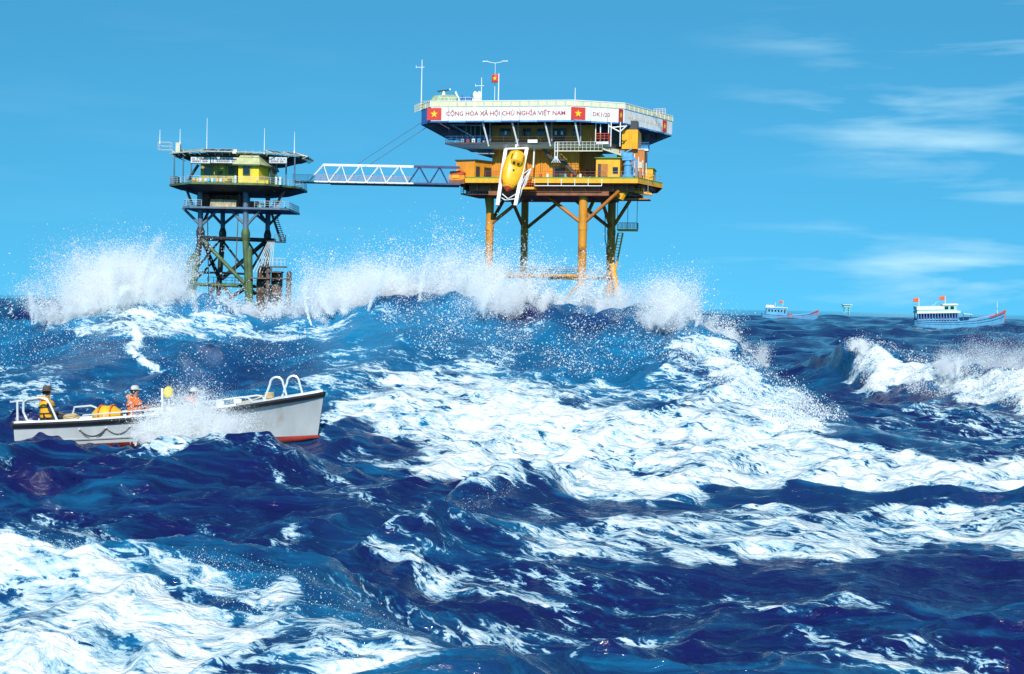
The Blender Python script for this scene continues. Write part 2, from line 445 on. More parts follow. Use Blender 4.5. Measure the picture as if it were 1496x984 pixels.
def sea_material():
    m = bpy.data.materials.new('sea_water'); m.use_nodes = True
    nt = m.node_tree; n, l = nt.nodes, nt.links
    b = n['Principled BSDF']; out = n['Material Output']
    def math_(op, a, b_=None, c=None, clamp=False):
        q = n.new('ShaderNodeMath'); q.operation = op; q.use_clamp = clamp
        for i, v in enumerate((a, b_, c)):
            if v is None: continue
            if isinstance(v, (int, float)): q.inputs[i].default_value = v
            else: l.new(v, q.inputs[i])
        return q.outputs[0]
    def smooth(x, a, b_):
        q = n.new('ShaderNodeMapRange'); q.interpolation_type = 'SMOOTHSTEP'
        l.new(x, q.inputs['Value']); q.inputs['From Min'].default_value = a; q.inputs['From Max'].default_value = b_
        return q.outputs['Result']
    geo = n.new('ShaderNodeNewGeometry')
    def coords(sx, sy, sz, rot=0.0):
        mp = n.new('ShaderNodeMapping'); mp.inputs['Scale'].default_value = (sx, sy, sz); mp.inputs['Rotation'].default_value = (0, 0, rot)
        l.new(geo.outputs['Position'], mp.inputs['Vector']); return mp.outputs[0]
    def noise(vec, sc, det, ro=0.6, dist=0.0):
        q = n.new('ShaderNodeTexNoise'); q.inputs['Scale'].default_value = sc; q.inputs['Detail'].default_value = det
        q.inputs['Roughness'].default_value = ro; q.inputs['Distortion'].default_value = dist
        l.new(vec, q.inputs['Vector']); return q
    fa = n.new('ShaderNodeAttribute'); fa.attribute_name = 'foam'; foam_ = fa.outputs['Fac']
    aa = n.new('ShaderNodeAttribute'); aa.attribute_name = 'air'; air = aa.outputs['Fac']
    turn = coords(1, 1, 1, math.radians(29))          # streaks drawn out along the run of the breakers
    fm = n.new('ShaderNodeMapping'); fm.inputs['Scale'].default_value = (0.36, 1.0, 1.0); l.new(turn, fm.inputs['Vector']); flow = fm.outputs[0]
    n1 = noise(flow, 0.95, 9, 0.66, 0.5)
    n2 = noise(flow, 4.4, 6, 0.62, 0.8)
    n3 = noise(coords(0.7, 1, 1, 0.3), 13.0, 4, 0.6, 0.4)
    # lacework: stretched cells whose edges hold the foam
    warp = n.new('ShaderNodeVectorMath'); warp.operation = 'MULTIPLY_ADD'
    l.new(n2.outputs['Color'], warp.inputs[0]); warp.inputs[1].default_value = (0.9, 0.9, 0.9); l.new(flow, warp.inputs[2])
    vor = n.new('ShaderNodeTexVoronoi'); vor.feature = 'DISTANCE_TO_EDGE'; vor.inputs['Scale'].default_value = 2.1
    l.new(warp.outputs[0], vor.inputs['Vector'])
    lace = math_('SUBTRACT', 1.0, smooth(vor.outputs['Distance'], 0.0, 0.22))
    t = math_('ADD', foam_, math_('MULTIPLY', math_('SUBTRACT', n1.outputs['Fac'], 0.5), 1.15))
    t = math_('ADD', t, math_('MULTIPLY', math_('SUBTRACT', n2.outputs['Fac'], 0.5), 0.66))
    t = math_('ADD', t, math_('MULTIPLY', math_('SUBTRACT', n3.outputs['Fac'], 0.5), 0.34))
    t = math_('ADD', t, math_('MULTIPLY', math_('SUBTRACT', lace, 0.45), 0.20))
    mask = smooth(t, 0.50, 0.58)
    thin = smooth(t, 0.36, 0.56)
    # water colour: deep blue, with aerated teal and painted crest glow and sky reflection
    wc = n.new('ShaderNodeMix'); wc.data_type = 'RGBA'
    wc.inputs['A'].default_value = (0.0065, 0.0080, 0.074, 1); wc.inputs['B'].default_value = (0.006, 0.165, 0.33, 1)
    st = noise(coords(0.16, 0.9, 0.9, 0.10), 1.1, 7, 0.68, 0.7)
    streaks = math_('MULTIPLY', smooth(st.outputs['Fac'], 0.47, 0.72), 0.56)  # lighter blue of ripples reflecting the sky, painted into the base colour
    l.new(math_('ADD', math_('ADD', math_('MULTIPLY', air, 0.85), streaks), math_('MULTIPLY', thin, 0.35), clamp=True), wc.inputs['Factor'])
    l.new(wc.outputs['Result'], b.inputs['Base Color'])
    b.inputs['Roughness'].default_value = 0.07; b.inputs['IOR'].default_value = 1.33; b.inputs['Specular IOR Level'].default_value = 0.5
    rip = coords(0.5, 1.0, 1.0, -0.12)
    r1 = noise(rip, 1.9, 5, 0.62, 0.4); r2 = noise(rip, 11.0, 4, 0.6, 0.2); r3 = noise(rip, 5.0, 4, 0.6, 0.5)
    hgt = math_('ADD', math_('ADD', math_('MULTIPLY', r1.outputs['Fac'], 0.20), math_('MULTIPLY', r3.outputs['Fac'], 0.11)), math_('MULTIPLY', r2.outputs['Fac'], 0.04))
    bp = n.new('ShaderNodeBump'); bp.inputs['Strength'].default_value = 0.6; bp.inputs['Distance'].default_value = 1.0
    l.new(hgt, bp.inputs['Height']); l.new(bp.outputs[0], b.inputs['Normal'])
    # foam
    f = n.new('ShaderNodeBsdfPrincipled'); f.inputs['Roughness'].default_value = 0.8; f.inputs['Specular IOR Level'].default_value = 0.15
    fc = n.new('ShaderNodeMix'); fc.data_type = 'RGBA'
    fc.inputs['A'].default_value = (0.22, 0.42, 0.54, 1); fc.inputs['B'].default_value = (0.80, 0.80, 0.785, 1)
    l.new(smooth(t, 0.48, 0.86), fc.inputs['Factor']); l.new(fc.outputs['Result'], f.inputs['Base Color'])
    fb = n.new('ShaderNodeBump'); fb.inputs['Strength'].default_value = 0.9; fb.inputs['Distance'].default_value = 1.0
    l.new(math_('ADD', math_('MULTIPLY', n1.outputs['Fac'], 0.22), math_('ADD', math_('MULTIPLY', r3.outputs['Fac'], 0.12), math_('MULTIPLY', r2.outputs['Fac'], 0.03))), fb.inputs['Height']); l.new(fb.outputs[0], f.inputs['Normal'])
    mx = n.new('ShaderNodeMixShader'); l.new(mask, mx.inputs[0]); l.new(b.outputs[0], mx.inputs[1]); l.new(f.outputs[0], mx.inputs[2])
    l.new(mx.outputs[0], out.inputs['Surface'])
    return m
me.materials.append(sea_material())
SEA_X, SEA_Y, SEA_Z = GX, GY, Z
def sea_z(x, y):
    """height of the finished sea at a place"""
    j = int(np.clip(np.searchsorted(Ys, y), 1, NY-1)); i = int(np.clip(np.searchsorted(U*(Ys[j]+3), x), 1, NX-1))
    return float(Z[j, i])
# ---------------------------------------------------------------- spray: real droplets, each a small ball of white water
def spray_material():
    m = bpy.data.materials.new('spray_water'); m.use_nodes = True
    n, l = m.node_tree.nodes, m.node_tree.links; n.remove(n['Principled BSDF'])
    d = n.new('ShaderNodeBsdfDiffuse'); d.inputs['Color'].default_value = (0.98, 0.98, 0.98, 1)
    t = n.new('ShaderNodeBsdfTranslucent'); t.inputs['Color'].default_value = (0.98, 0.98, 0.98, 1)
    x = n.new('ShaderNodeMixShader'); x.inputs[0].default_value = 0.5
    l.new(d.outputs[0], x.inputs[1]); l.new(t.outputs[0], x.inputs[2]); l.new(x.outputs[0], n['Material Output'].inputs['Surface'])
    return m
SPRAY_MAT = spray_material()
def drops_group():
    g = bpy.data.node_groups.new('droplets', 'GeometryNodeTree')
    g.interface.new_socket('Geometry', in_out='INPUT', socket_type='NodeSocketGeometry')
    g.interface.new_socket('Geometry', in_out='OUTPUT', socket_type='NodeSocketGeometry')
    i, o = g.nodes.new('NodeGroupInput'), g.nodes.new('NodeGroupOutput')
    a = g.nodes.new('GeometryNodeInputNamedAttribute'); a.data_type = 'FLOAT'; a.inputs['Name'].default_value = 'drop_radius'
    p = g.nodes.new('GeometryNodeMeshToPoints'); s = g.nodes.new('GeometryNodeSetMaterial'); s.inputs['Material'].default_value = SPRAY_MAT
    g.links.new(i.outputs[0], p.inputs['Mesh']); g.links.new(a.outputs['Attribute'], p.inputs['Radius'])
    g.links.new(p.outputs[0], s.inputs[0]); g.links.new(s.outputs[0], o.inputs[0])
    return g
DROPS = drops_group()
def spray_object(P, R, label):
    me = bpy.data.meshes.new('spray'); me.vertices.add(len(P)); me.vertices.foreach_set('co', P.astype(np.float32).ravel())
    a = me.attributes.new('drop_radius', 'FLOAT', 'POINT'); a.data.foreach_set('value', R.astype(np.float32))
    me.update(); me.materials.append(SPRAY_MAT)
    o = bpy.data.objects.new('spray', me); COL.objects.link(o)
    md = o.modifiers.new('droplets', 'NODES'); md.node_group = DROPS
    return tag(o, label, 'spray', 'bursts of spray over the breaking waves', 'stuff')
sr = np.random.default_rng(99)
def jets(tops, d, n, base=None, thick=1.6, spread=0.10, rmin=0.006, rmax=0.05, dense=1.5, jetn=60, mist=0.5, lean=0.25, power=3.3):
    """spray thrown up in fingers.  tops: (x of foot, y of foot, x of tip, y of tip, weight) measured in the photograph, at distance d"""
    P, R = [], []
    w = np.array([t[4] for t in tops], float); w /= w.sum()
    for (fx, fy, tx, ty, _), ww in zip(tops, w):
        k = max(1, int(jetn*ww)); m = max(1, int(n*ww/k))
        a, b = np.array(at(fx, fy, d)), np.array(at(tx, ty, d)); v0 = b - a; L = np.linalg.norm(v0)
        for _ in range(k):
            o = a + np.array([sr.normal(0, 0.20*L), sr.normal(0, thick*0.5), sr.normal(0, 0.05*L)])
            v = v0*sr.uniform(0.35, 1.08)**0.9 + np.array([sr.normal(0, 0.17*L), sr.normal(0, 0.12*L), sr.normal(0, 0.06*L)])
            u = sr.beta(1.0, dense, m)
            wob = sr.normal(0, 0.05*L, 3)
            sig = (0.02 + 0.6*spread*u)*L*sr.uniform(0.3, 2.0)
            q = o + v*u[:, None] + wob*np.sin(u*3.14)[:, None]
            q[:, 2] -= 0.22*L*np.maximum(0, u-0.55)**2*2
            q[:, 0] += lean*L*u**2*0.3
            q += sr.normal(0, 1, (m, 3))*sig[:, None]*np.array([1, 1, 0.8])
            P.append(q)
            r = rmin*(1 - sr.random(m))**(-1/power); R.append(np.minimum(r, rmax)*(1 - 0.25*u))
    P, R = np.concatenate(P), np.concatenate(R)
    if 55 < d < 66:             # thrown from the crest: nothing hangs far below it in front of the face
        keep = P[:, 2] > MAIN.zc(P[:, 0]) - 0.05 - sr.exponential(0.22, len(P)); P, R = P[keep], R[keep]
    return P, R
def over_face(poly, d_shift, n, rmin, rmax, lift=0.5, power=2.4):
    """droplets raining on a stretch of water: an outline measured in the photograph, laid on the sea"""
    W = poly_world(poly); lo, hi = W.min(0), W.max(0)
    q = sr.uniform(lo, hi, (n*3, 2)); ins = np.zeros(len(q), bool)
    for i in range(len(W)):
        a, b = W[i], W[(i+1) % len(W)]
        ins ^= ((a[1] > q[:, 1]) != (b[1] > q[:, 1])) & (q[:, 0] < (b[0]-a[0])*(q[:, 1]-a[1])/(b[1]-a[1]+1e-12)+a[0])
    q = q[ins][:n]
    z = big_height(q[:, 0], q[:, 1]) + np.abs(sr.normal(0, lift, len(q))) + 0.05
    # clusters: keep more where a noise is high
    keep = (0.5 + 0.5*Noise2(71, 0.5, 3.5, 20)(q[:, 0], q[:, 1])) > sr.random(len(q))*1.2 - 0.05
    P = np.stack([q[:, 0], q[:, 1], z], -1)[keep]
    R = np.minimum(rmin*(1 - sr.random(len(P)))**(-1/power), rmax)
    return P, R
def both(*prs): return np.concatenate([p for p, r in prs]), np.concatenate([r for p, r in prs])

K = 2.0
# left plume
P, R = both(
    jets([(150,470,128,362,2.2),(170,470,160,342,3),(200,470,208,338,3),(228,470,246,358,1.5),(110,475,90,392,1.3),(70,475,60,425,0.6),(255,465,262,392,0.8)], 62.5, int(150000*K), jetn=150, rmin=0.0055, rmax=0.030, dense=1.25),
    jets([(130,475,118,400,2),(160,475,150,366,3),(190,472,192,358,3),(215,475,224,385,2)], 61.8, int(230000*K), jetn=90, rmin=0.0055, rmax=0.024, dense=0.85, spread=0.16),
    jets([(170,440,160,330,1),(120,440,100,350,1),(230,440,260,350,1),(60,460,30,400,0.5)], 62.5, int(5000*K), jetn=120, rmin=0.013, rmax=0.045, dense=0.8, spread=0.2),
    over_face([(0,480),(200,470),(440,490),(470,540),(300,555),(0,545)], 0, int(2500*K), 0.008, 0.03, 0.6))
spray_object(P, R, 'tall white plume of spray thrown up beside the dark-legged platform')
P, R = both(
    jets([(290,465,275,415,1),(320,470,310,430,1.4),(360,478,350,440,1.4),(400,482,398,446,1.2),(440,480,432,440,1.2),(470,478,462,425,1)], 61.5, int(110000*K), jetn=140, rmin=0.0055, rmax=0.030, dense=1.3, spread=0.16),
    jets([(330,470,330,420,1),(400,470,405,420,1)], 61.5, int(4000*K), jetn=60, rmin=0.013, rmax=0.04, spread=0.3))
spray_object(P, R, 'low spray along the wave crest in front of the dark-legged platform')
P, R = both(
    jets([(470,475,450,400,1.2),(500,470,490,375,1.8),(525,465,515,365,2),(550,460,545,372,2),(580,455,580,395,1.4),(610,450,620,370,1.0),(640,450,655,350,1.0),(670,455,680,360,0.9)], 60.3, int(190000*K), jetn=150, rmin=0.0055, rmax=0.030, dense=1.35, spread=0.13),
    jets([(530,455,540,385,2),(560,455,562,385,1.4),(500,460,492,390,1)], 60.0, int(90000*K), jetn=40, rmin=0.005, rmax=0.022, dense=1.1, spread=0.2),
    jets([(560,440,560,345,1),(620,440,625,325,1),(680,440,690,335,1),(480,450,465,360,0.8)], 60.3, int(7000*K), jetn=120, rmin=0.013, rmax=0.0455, dense=0.8, spread=0.22))
spray_object(P, R, 'broad spray bursting between the two platforms above the crest')
P, R = both(
    jets([(705,465,708,380,1.6),(722,465,722,375,2.2),(740,465,745,400,1.6),(770,465,775,405,1),(800,470,805,415,1),(840,470,850,405,1),(880,470,885,410,1),(910,474,915,410,1.0)], 59.8, int(135000*K), jetn=170, rmin=0.0055, rmax=0.030, dense=1.25, spread=0.13),
    jets([(715,470,716,400,2),(860,474,860,425,1),(820,474,815,430,1),(905,480,900,430,1)], 59.5, int(60000*K), jetn=60, rmin=0.005, rmax=0.022, dense=1.1, spread=0.16),
    jets([(720,440,715,345,1),(780,440,790,365,1),(860,440,870,375,0.8)], 59.8, int(5000*K), jetn=110, rmin=0.013, rmax=0.045, dense=0.8, spread=0.22),
    over_face([(500,470),(700,465),(980,490),(1010,530),(850,560),(620,520)], 0, int(6000*K), 0.008, 0.032, 0.5))
spray_object(P, R, 'spray hiding the feet of the yellow platform legs')
P, R = both(
    jets([(960,482,965,395,2),(975,484,980,400,2),(945,480,945,420,1),(1000,495,1000,440,1),(1025,505,1030,455,1.2),(1055,520,1065,470,1.2),(1090,545,1100,500,1)], 57.5, int(125000*K), jetn=140, rmin=0.0055, rmax=0.030, dense=1.3, spread=0.14),
    jets([(965,470,970,375,1),(1000,470,1005,400,0.6),(1050,500,1060,445,0.6)], 57.5, int(4000*K), jetn=70, rmin=0.012, rmax=0.045, spread=0.22),
    over_face([(1000,490),(1060,500),(1150,560),(1240,620),(1180,640),(1060,580),(990,540)], 0, int(12000*K), 0.006, 0.03, 0.25))
spray_object(P, R, 'spray peeling off the sloping right shoulder of the main breaker')
P, R = both(
    jets([(1260,520,1252,498,1),(1290,525,1290,503,1)], 78, int(30000*K), jetn=60, rmin=0.012, rmax=0.06, spread=0.25),
    jets([(1380,545,1385,505,1),(1430,550,1440,492,1.3),(1475,550,1485,488,1.3),(1540,555,1550,490,1.3)], 70, int(60000*K), jetn=140, rmin=0.005, rmax=0.022, dense=1.4, spread=0.25),
    over_face([(1240,505),(1500,540),(1500,600),(1260,570)], 0, int(14000*K), 0.007, 0.035, 0.3))
spray_object(P, R, 'spray blowing off the smaller breaker under the nearer fishing boat')
P, R = both(
    jets([(265,640,258,575,1.5),(285,640,285,560,2),(305,645,308,570,1.6),(325,648,335,600,1),(235,645,222,595,1.2),(212,648,196,612,0.8)], 37.9, int(120000*K), thick=0.5, jetn=110, rmin=0.003, rmax=0.014, dense=1.2, spread=0.26),
    jets([(285,620,285,545,1),(330,640,360,590,1),(240,630,215,570,1)], 37.9, int(4000*K), thick=0.5, jetn=70, rmin=0.008, rmax=0.022, spread=0.25))
spray_object(P, R, 'white splash bursting against the side of the grey launch')
P, R = both(
    over_face([(180,806),(330,828),(440,848),(520,884),(590,930),(620,984),(450,984),(380,930),(260,860)], 0, int(1500*K), 0.002, 0.007, 0.08),
    over_face([(0,797),(120,806),(250,815),(380,835),(300,840),(120,820),(0,812)], 0, int(1000*K), 0.002, 0.007, 0.08),
    over_face([(630,770),(700,712),(760,708),(740,730),(680,765),(650,790)], 0, int(500*K), 0.002, 0.008, 0.04))
spray_object(P, R, 'fine spray flung from the near breaker and the small crest')
# ---------------------------------------------------------------- the yellow platform
M_legs = mat('paint_ochre', (0.68, 0.275, 0.012), 0.5, var=0.15, scale=0.8, rust=0.35, streak=0.6)
M_brace = mat('paint_brown', (0.50, 0.17, 0.016), 0.55, var=0.12, scale=0.9, rust=0.3)
M_yel = mat('paint_yellow', (0.90, 0.41, 0.006), 0.45, var=0.10, scale=1.2, rust=0.22, streak=0.6)
M_ochre = mat('paint_wall_ochre', (0.74, 0.275, 0.012), 0.5, var=0.13, scale=0.7, rust=0.2, streak=0.7)
M_tan = mat('paint_wall_brown', (0.58, 0.19, 0.03), 0.55, var=0.12, scale=0.7, streak=0.6)
M_white = mat('paint_white', (0.80, 0.81, 0.80), 0.45, var=0.04, scale=1.5, rust=0.06)
M_ban = mat('banner_white', (0.78, 0.78, 0.75), 0.5, var=0.09, scale=1.3, rust=0.10, rustcol=(0.45, 0.36, 0.26), streak=0.7)
M_cream = mat('safety_net_cream', (0.70, 0.66, 0.42), 0.7, var=0.1, scale=3)
M_grey = mat('paint_grey', (0.30, 0.32, 0.34), 0.5, var=0.1, scale=1.0, rust=0.1)
M_dark = mat('dark_steel', (0.045, 0.045, 0.05), 0.5, var=0.2, scale=1.0)
M_soffit = mat('soffit_grey', (0.20, 0.21, 0.22), 0.6, var=0.15, scale=0.8)
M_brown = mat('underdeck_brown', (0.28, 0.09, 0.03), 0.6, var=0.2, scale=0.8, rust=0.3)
M_green = mat('paint_green', (0.13, 0.28, 0.04), 0.6, var=0.15, scale=1.0)
M_blue = mat('paint_blue', (0.03, 0.13, 0.38), 0.5, var=0.1, scale=1.0)
M_lblue = mat('paint_light_blue', (0.10, 0.36, 0.62), 0.45, var=0.12, scale=1.2)
M_wet = mat('wet_tide_band', (0.10, 0.055, 0.02), 0.35, var=0.35, scale=1.6, rust=0.4)
M_red = mat('print_red', (0.62, 0.035, 0.02), 0.5, var=0.06, scale=2)
M_star = mat('print_yellow', (0.90, 0.55, 0.01), 0.5, var=0.04, scale=2)
M_ink = mat('print_dark_red', (0.40, 0.03, 0.05), 0.5, var=0.1, scale=2)
M_pale_ink = mat('print_faded', (0.86, 0.62, 0.50), 0.5, var=0.1, scale=2)
M_orange = mat('orange_shell', (0.85, 0.26, 0.008), 0.35, var=0.07, scale=1.0)
M_redp = mat('red_shell', (0.55, 0.06, 0.02), 0.4, var=0.1, scale=1.0)
M_glass = mat('window_glass', (0.015, 0.02, 0.028), 0.12, var=0.2, scale=2.0, spec=0.6)
M_tarp = mat('tarpaulin_green', (0.42, 0.50, 0.30), 0.8, var=0.2, scale=2.0)
M_cable = mat('steel_cable', (0.10, 0.13, 0.20), 0.5)
M_beige = mat('paint_beige', (0.62, 0.58, 0.44), 0.6, var=0.1, scale=1.0)

class Frame:
    """a place with its own axes; turns measured photograph points into local coordinates"""
    def __init__(s, loc, rz):
        s.o = Vector(loc); s.R = Matrix.Rotation(-rz, 3, 'Z'); s.rz = rz
        s.co = s.R @ (Vector((0, 0, CAM_H)) - s.o)
    def w(s, p): return s.R @ (Vector(p) - s.o)
    def a(s, px, py, Y): return s.w(at(px, py, Y))
    def l(s, px, py, yl):
        d = s.R @ ray(px, py); return s.co + d*((yl - s.co.y)/d.y)
    def xz(s, px, py, yl): p = s.l(px, py, yl); return p.x, p.z

def ribbed(b, x0, x1, y, z0, z1, depth=0.12, pitch=0.55, axis='x'):
    """trapezoid corrugation, a real profile pressed into the sheet"""
    n = max(2, int(abs(x1-x0)/pitch)); w = (x1-x0)/n; pr = []
    for i in range(n):
        a = x0 + i*w
        pr += [(a, y), (a+w*0.35, y), (a+w*0.5, y+depth), (a+w*0.85, y+depth)]
    pr.append((x1, y))
    v = [((p[0], p[1]) if axis == 'x' else (p[1], p[0])) for p in pr]
    m = len(v); b.raw([(p[0], p[1], z0) for p in v] + [(p[0], p[1], z1) for p in v], [(k, k+1, m+k+1, m+k) for k in range(m-1)])
    return b
def railing(b, pts, h=1.1, r=0.035, step=1.5, rails=3, closed=False):
    pts = [Vector(p) for p in pts]
    if closed: pts = pts + [pts[0]]
    for p, q in zip(pts[:-1], pts[1:]):
        L = (q-p).length; n = max(1, int(round(L/step)))
        for i in range(n+1):
            c = p.lerp(q, i/n); b.tube(c, c+Vector((0, 0, h)), r, 5)
        for k in range(1, rails+1):
            z = Vector((0, 0, h*k/rails)); b.tube(p+z, q+z, r*(1.0 if k == rails else 0.75), 5)
    return b
def star(b, c, ux, uy, nrm, R):
    c, ux, uy, nrm = Vector(c), Vector(ux), Vector(uy), Vector(nrm)
    v = []
    for k in range(10):
        t = math.pi/2 + k*math.pi/5; rr = R if k % 2 == 0 else R*0.42
        v.append(c + ux*math.cos(t)*rr + uy*math.sin(t)*rr)
    n = len(v); v2 = [p + nrm*0.03 for p in v]
    return b.raw(v + v2, [tuple(range(n-1, -1, -1)), tuple(range(n, 2*n))] + [(k, (k+1) % n, n+(k+1) % n, n+k) for k in range(n)])
def lettering(body, width, material, parent, org, ux, nrm, name='lettering', bold=0.02):
    c = bpy.data.curves.new(name, 'FONT'); c.body = body; c.extrude = 0.0; c.resolution_u = 2; c.offset = bold
    t = bpy.data.objects.new(name, c); COL.objects.link(t)
    dg = bpy.context.evaluated_depsgraph_get(); me = bpy.data.meshes.new_from_object(t.evaluated_get(dg))
    bpy.data.objects.remove(t); bpy.data.curves.remove(c)
    xs = [v.co.x for v in me.vertices]; s = width/(max(xs)-min(xs)); x0 = min(xs)
    ux, nrm = Vector(ux).normalized(), Vector(nrm).normalized()
    for v in me.vertices:
        q = v.co; v.co = Vector(org) + ux*((q.x-x0)*s) + Vector((0, 0, 1))*(q.y*s) + nrm*0.012
    me.materials.clear(); me.materials.append(material); me.name = name
    o = bpy.data.objects.new(name, me); COL.objects.link(o); o.parent = parent
    return o
def letter_h(width, body_w=20.0): return 0.7*width/body_w

RZ = math.radians(-11)
FY = Frame((4, 262, 0), RZ)
rig = empty('offshore_platform', (4, 262, 0), RZ)
tag(rig, 'yellow four-legged platform with white lettered helideck and stacked ochre cabins', 'oil platform', 'platforms standing in the sea')

# --- legs, braces
LEGS = {'FL': (716, 262.0), 'FR': (852, 254.0), 'BL': (767, 276.8), 'BR': (894, 268.8)}
def legp(k, z):
    px, Y = LEGS[k]; p = at(px, 300, Y); return FY.w((p.x, Y, z))
RAD = {'FL': 0.74, 'FR': 0.80, 'BL': 0.74, 'BR': 0.78}
for k in LEGS:
    b = MB(); b.tube(legp(k, -9), legp(k, 24.9), RAD[k], 20)
    for z in (9.2, 18.6): b.tube(legp(k, z-0.5), legp(k, z+0.5), RAD[k]+0.06, 20)
    b.build('leg', M_legs, rig, True)
    MB().lathe([(RAD[k]+0.02, 0), (RAD[k]+0.09, 0.3), (RAD[k]+0.07, 9.2), (RAD[k]+0.02, 9.9)], 18, legp(k, -3.5)).build('tide_band', M_wet, rig, True)
zb = 25.2
def brace(p, q, r=0.34, m=M_brace, name='brace'):
    return MB().tube(p, q, r, 12).build(name, m, rig, True)
def mix(a, b, t): return Vector(a).lerp(Vector(b), t)
for a, c in (('FL', 'FR'), ('BL', 'BR'), ('FL', 'BL'), ('FR', 'BR')):
    mid_ = mix(legp(a, zb), legp(c, zb), 0.5); side = mix(legp(a, zb), legp(c, zb), 0.0)
    brace(legp(a, 19.2), mix(legp(a, zb), legp(c, zb), 0.43)); brace(legp(c, 19.2), mix(legp(a, zb), legp(c, zb), 0.57))
    MB().tube(legp(a, 9.6), legp(c, 9.6), 0.38, 12).build('lower_brace', M_legs, rig, True)
    MB().tube(legp(a, 8.6), mix(legp(a, -2), legp(c, -2), 0.5), 0.30, 10).build('lower_brace', M_legs, rig, True)
    MB().tube(legp(c, 8.6), mix(legp(a, -2), legp(c, -2), 0.5), 0.30, 10).build('lower_brace', M_legs, rig, True)
out_ = (legp('FR', zb) - legp('FL', zb)).normalized()
brace(legp('FR', 19.2), legp('FR', zb) + out_*7.0)
brace(legp('BR', 19.2), legp('BR', zb) + out_*4.0)
brace(legp('FL', 19.2), legp('FL', zb) - out_*1.5 + Vector((0, 2.5, 0)))
# catwalk over the lower braces
b = MB(); railing(b, [legp('BL', 10.1), legp('BR', 10.1)], 1.1, 0.04, 1.6); railing(b, [legp('FL', 10.1), legp('FR', 10.1)], 1.1, 0.04, 1.6)
b.build('catwalk_railing', M_brace, rig)
# --- boat landing and ladder on the outer leg
p0 = FY.a(893, 398, 267.5)
b = MB(); b.tube(FY.a(893, 380, 267.2), FY.a(905, 442, 266.5), 0.55, 12, 0.62); b.tube(FY.a(903, 340, 267), FY.a(893, 395, 267.2), 0.17, 8)
b.tube(FY.a(910, 340, 266.6), FY.a(899, 395, 266.8), 0.17, 8)
for i in range(14):
    t = i/13; b.tube(FY.a(903, 340, 267).lerp(FY.a(893, 395, 267.2), t), FY.a(910, 340, 266.6).lerp(FY.a(899, 395, 266.8), t), 0.06, 5)
b.build('boat_landing', M_yel, rig, True)
q = FY.a(917, 336, 266.5)
b = MB(); b.box(q.x-1.9, q.x+1.9, q.y-1.3, q.y+1.3, q.z-0.15, q.z+0.2); b.build('ladder_platform', M_yel, rig)
b = MB(); railing(b, [(q.x-1.9, q.y-1.3, q.z+0.2), (q.x+1.9, q.y-1.3, q.z+0.2), (q.x+1.9, q.y+1.3, q.z+0.2), (q.x-1.9, q.y+1.3, q.z+0.2)], 1.2, 0.04, 0.8)
for sx in (-1.9, 0.1, 1.9): b.tube((q.x+sx, q.y-1.3, q.z), (q.x+sx, q.y-1.3, 25.2), 0.06, 6)
b.build('ladder_railing', M_brace, rig)
MB().path([FY.a(884, 300, 268), FY.a(884, 350, 268), FY.a(886, 358, 268), FY.a(887, 400, 268)], 0.10, 6).build('riser_pipe', M_brace, rig)

# --- main deck
x0, _ = FY.xz(659, 258, -9.0); x1, _ = FY.xz(932, 258, -9.0); xr = x1 + 3.6
deckpoly = [(x0, -9.0), (x1, -9.0), (xr, 1.5), (xr-2, 13), (x0+6, 13), (x0, 4)]
MB().prism(deckpoly, 27.35, 27.62).build('deck_plate', M_green, rig)
shr = lambda P, k: [(p[0]*k[0] + k[2], p[1]*k[1] + k[3]) for p in P]
dp2 = [(x0+0.05, -8.95), (x1-0.05, -8.95), (xr-0.06, 1.5), (xr-2.1, 12.9), (x0+6, 12.9), (x0+0.06, 4)]
for p, q_ in zip(dp2, dp2[1:]+dp2[:1]):
    MB().bar((p[0], p[1], 26.95), (q_[0], q_[1], 26.95), 0.22, 0.8).build('edge_beam', M_yel, rig)
xa, _ = FY.xz(716, 258, -8.6); xb, _ = FY.xz(905, 258, -8.6)
b = MB()
b.prism([(x0+2, -8.2), (x1-0.8, -8.2), (xr-1, 1.5), (xr-2.8, 12.2), (x0+6.5, 12.2), (x0+1, 4)], 26.35, 26.6)
for i in range(13): b.box(x0+2+i*2.55, x0+2.3+i*2.55, -7.6, 11.8, 25.4, 26.36)
for i in range(6): b.box(x0+3, x1-0.8, -7+i*3.3, -6.7+i*3.3, 25.1, 26.36)
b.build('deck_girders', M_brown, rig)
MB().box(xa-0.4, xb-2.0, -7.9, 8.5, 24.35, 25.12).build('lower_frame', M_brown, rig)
# white guard rail hung below the deck edge
b = MB(); xs_, _ = FY.xz(781, 270, -9.3); xe_, _ = FY.xz(879, 270, -9.3)
b.tube((xs_, -9.3, 26.0), (xe_, -9.3, 26.0), 0.09, 6)
for i in range(6):
    xx = xs_ + (xe_-xs_)*i/5; b.tube((xx, -9.3, 26.0), (xx, -9.3, 27.3), 0.07, 6); b.tube((xx, -9.3, 26.9), (xx, -8.9, 26.9), 0.06, 5)
b.build('guard_rail', M_white, rig)
# red and white deck railing
b = MB(); railing(b, [(x0+6.5, -8.8, 27.62), (x1-6, -8.8, 27.62)], 1.05, 0.03, 1.9, 2); b.build('deck_railing', M_redp, rig)
b = MB(); railing(b, [(x1-6, -8.8, 27.62), (x1-0.2, -8.8, 27.62), (xr-0.2, 1.3, 27.62)], 1.05, 0.03, 1.5, 2); b.build('deck_railing', M_grey, rig)
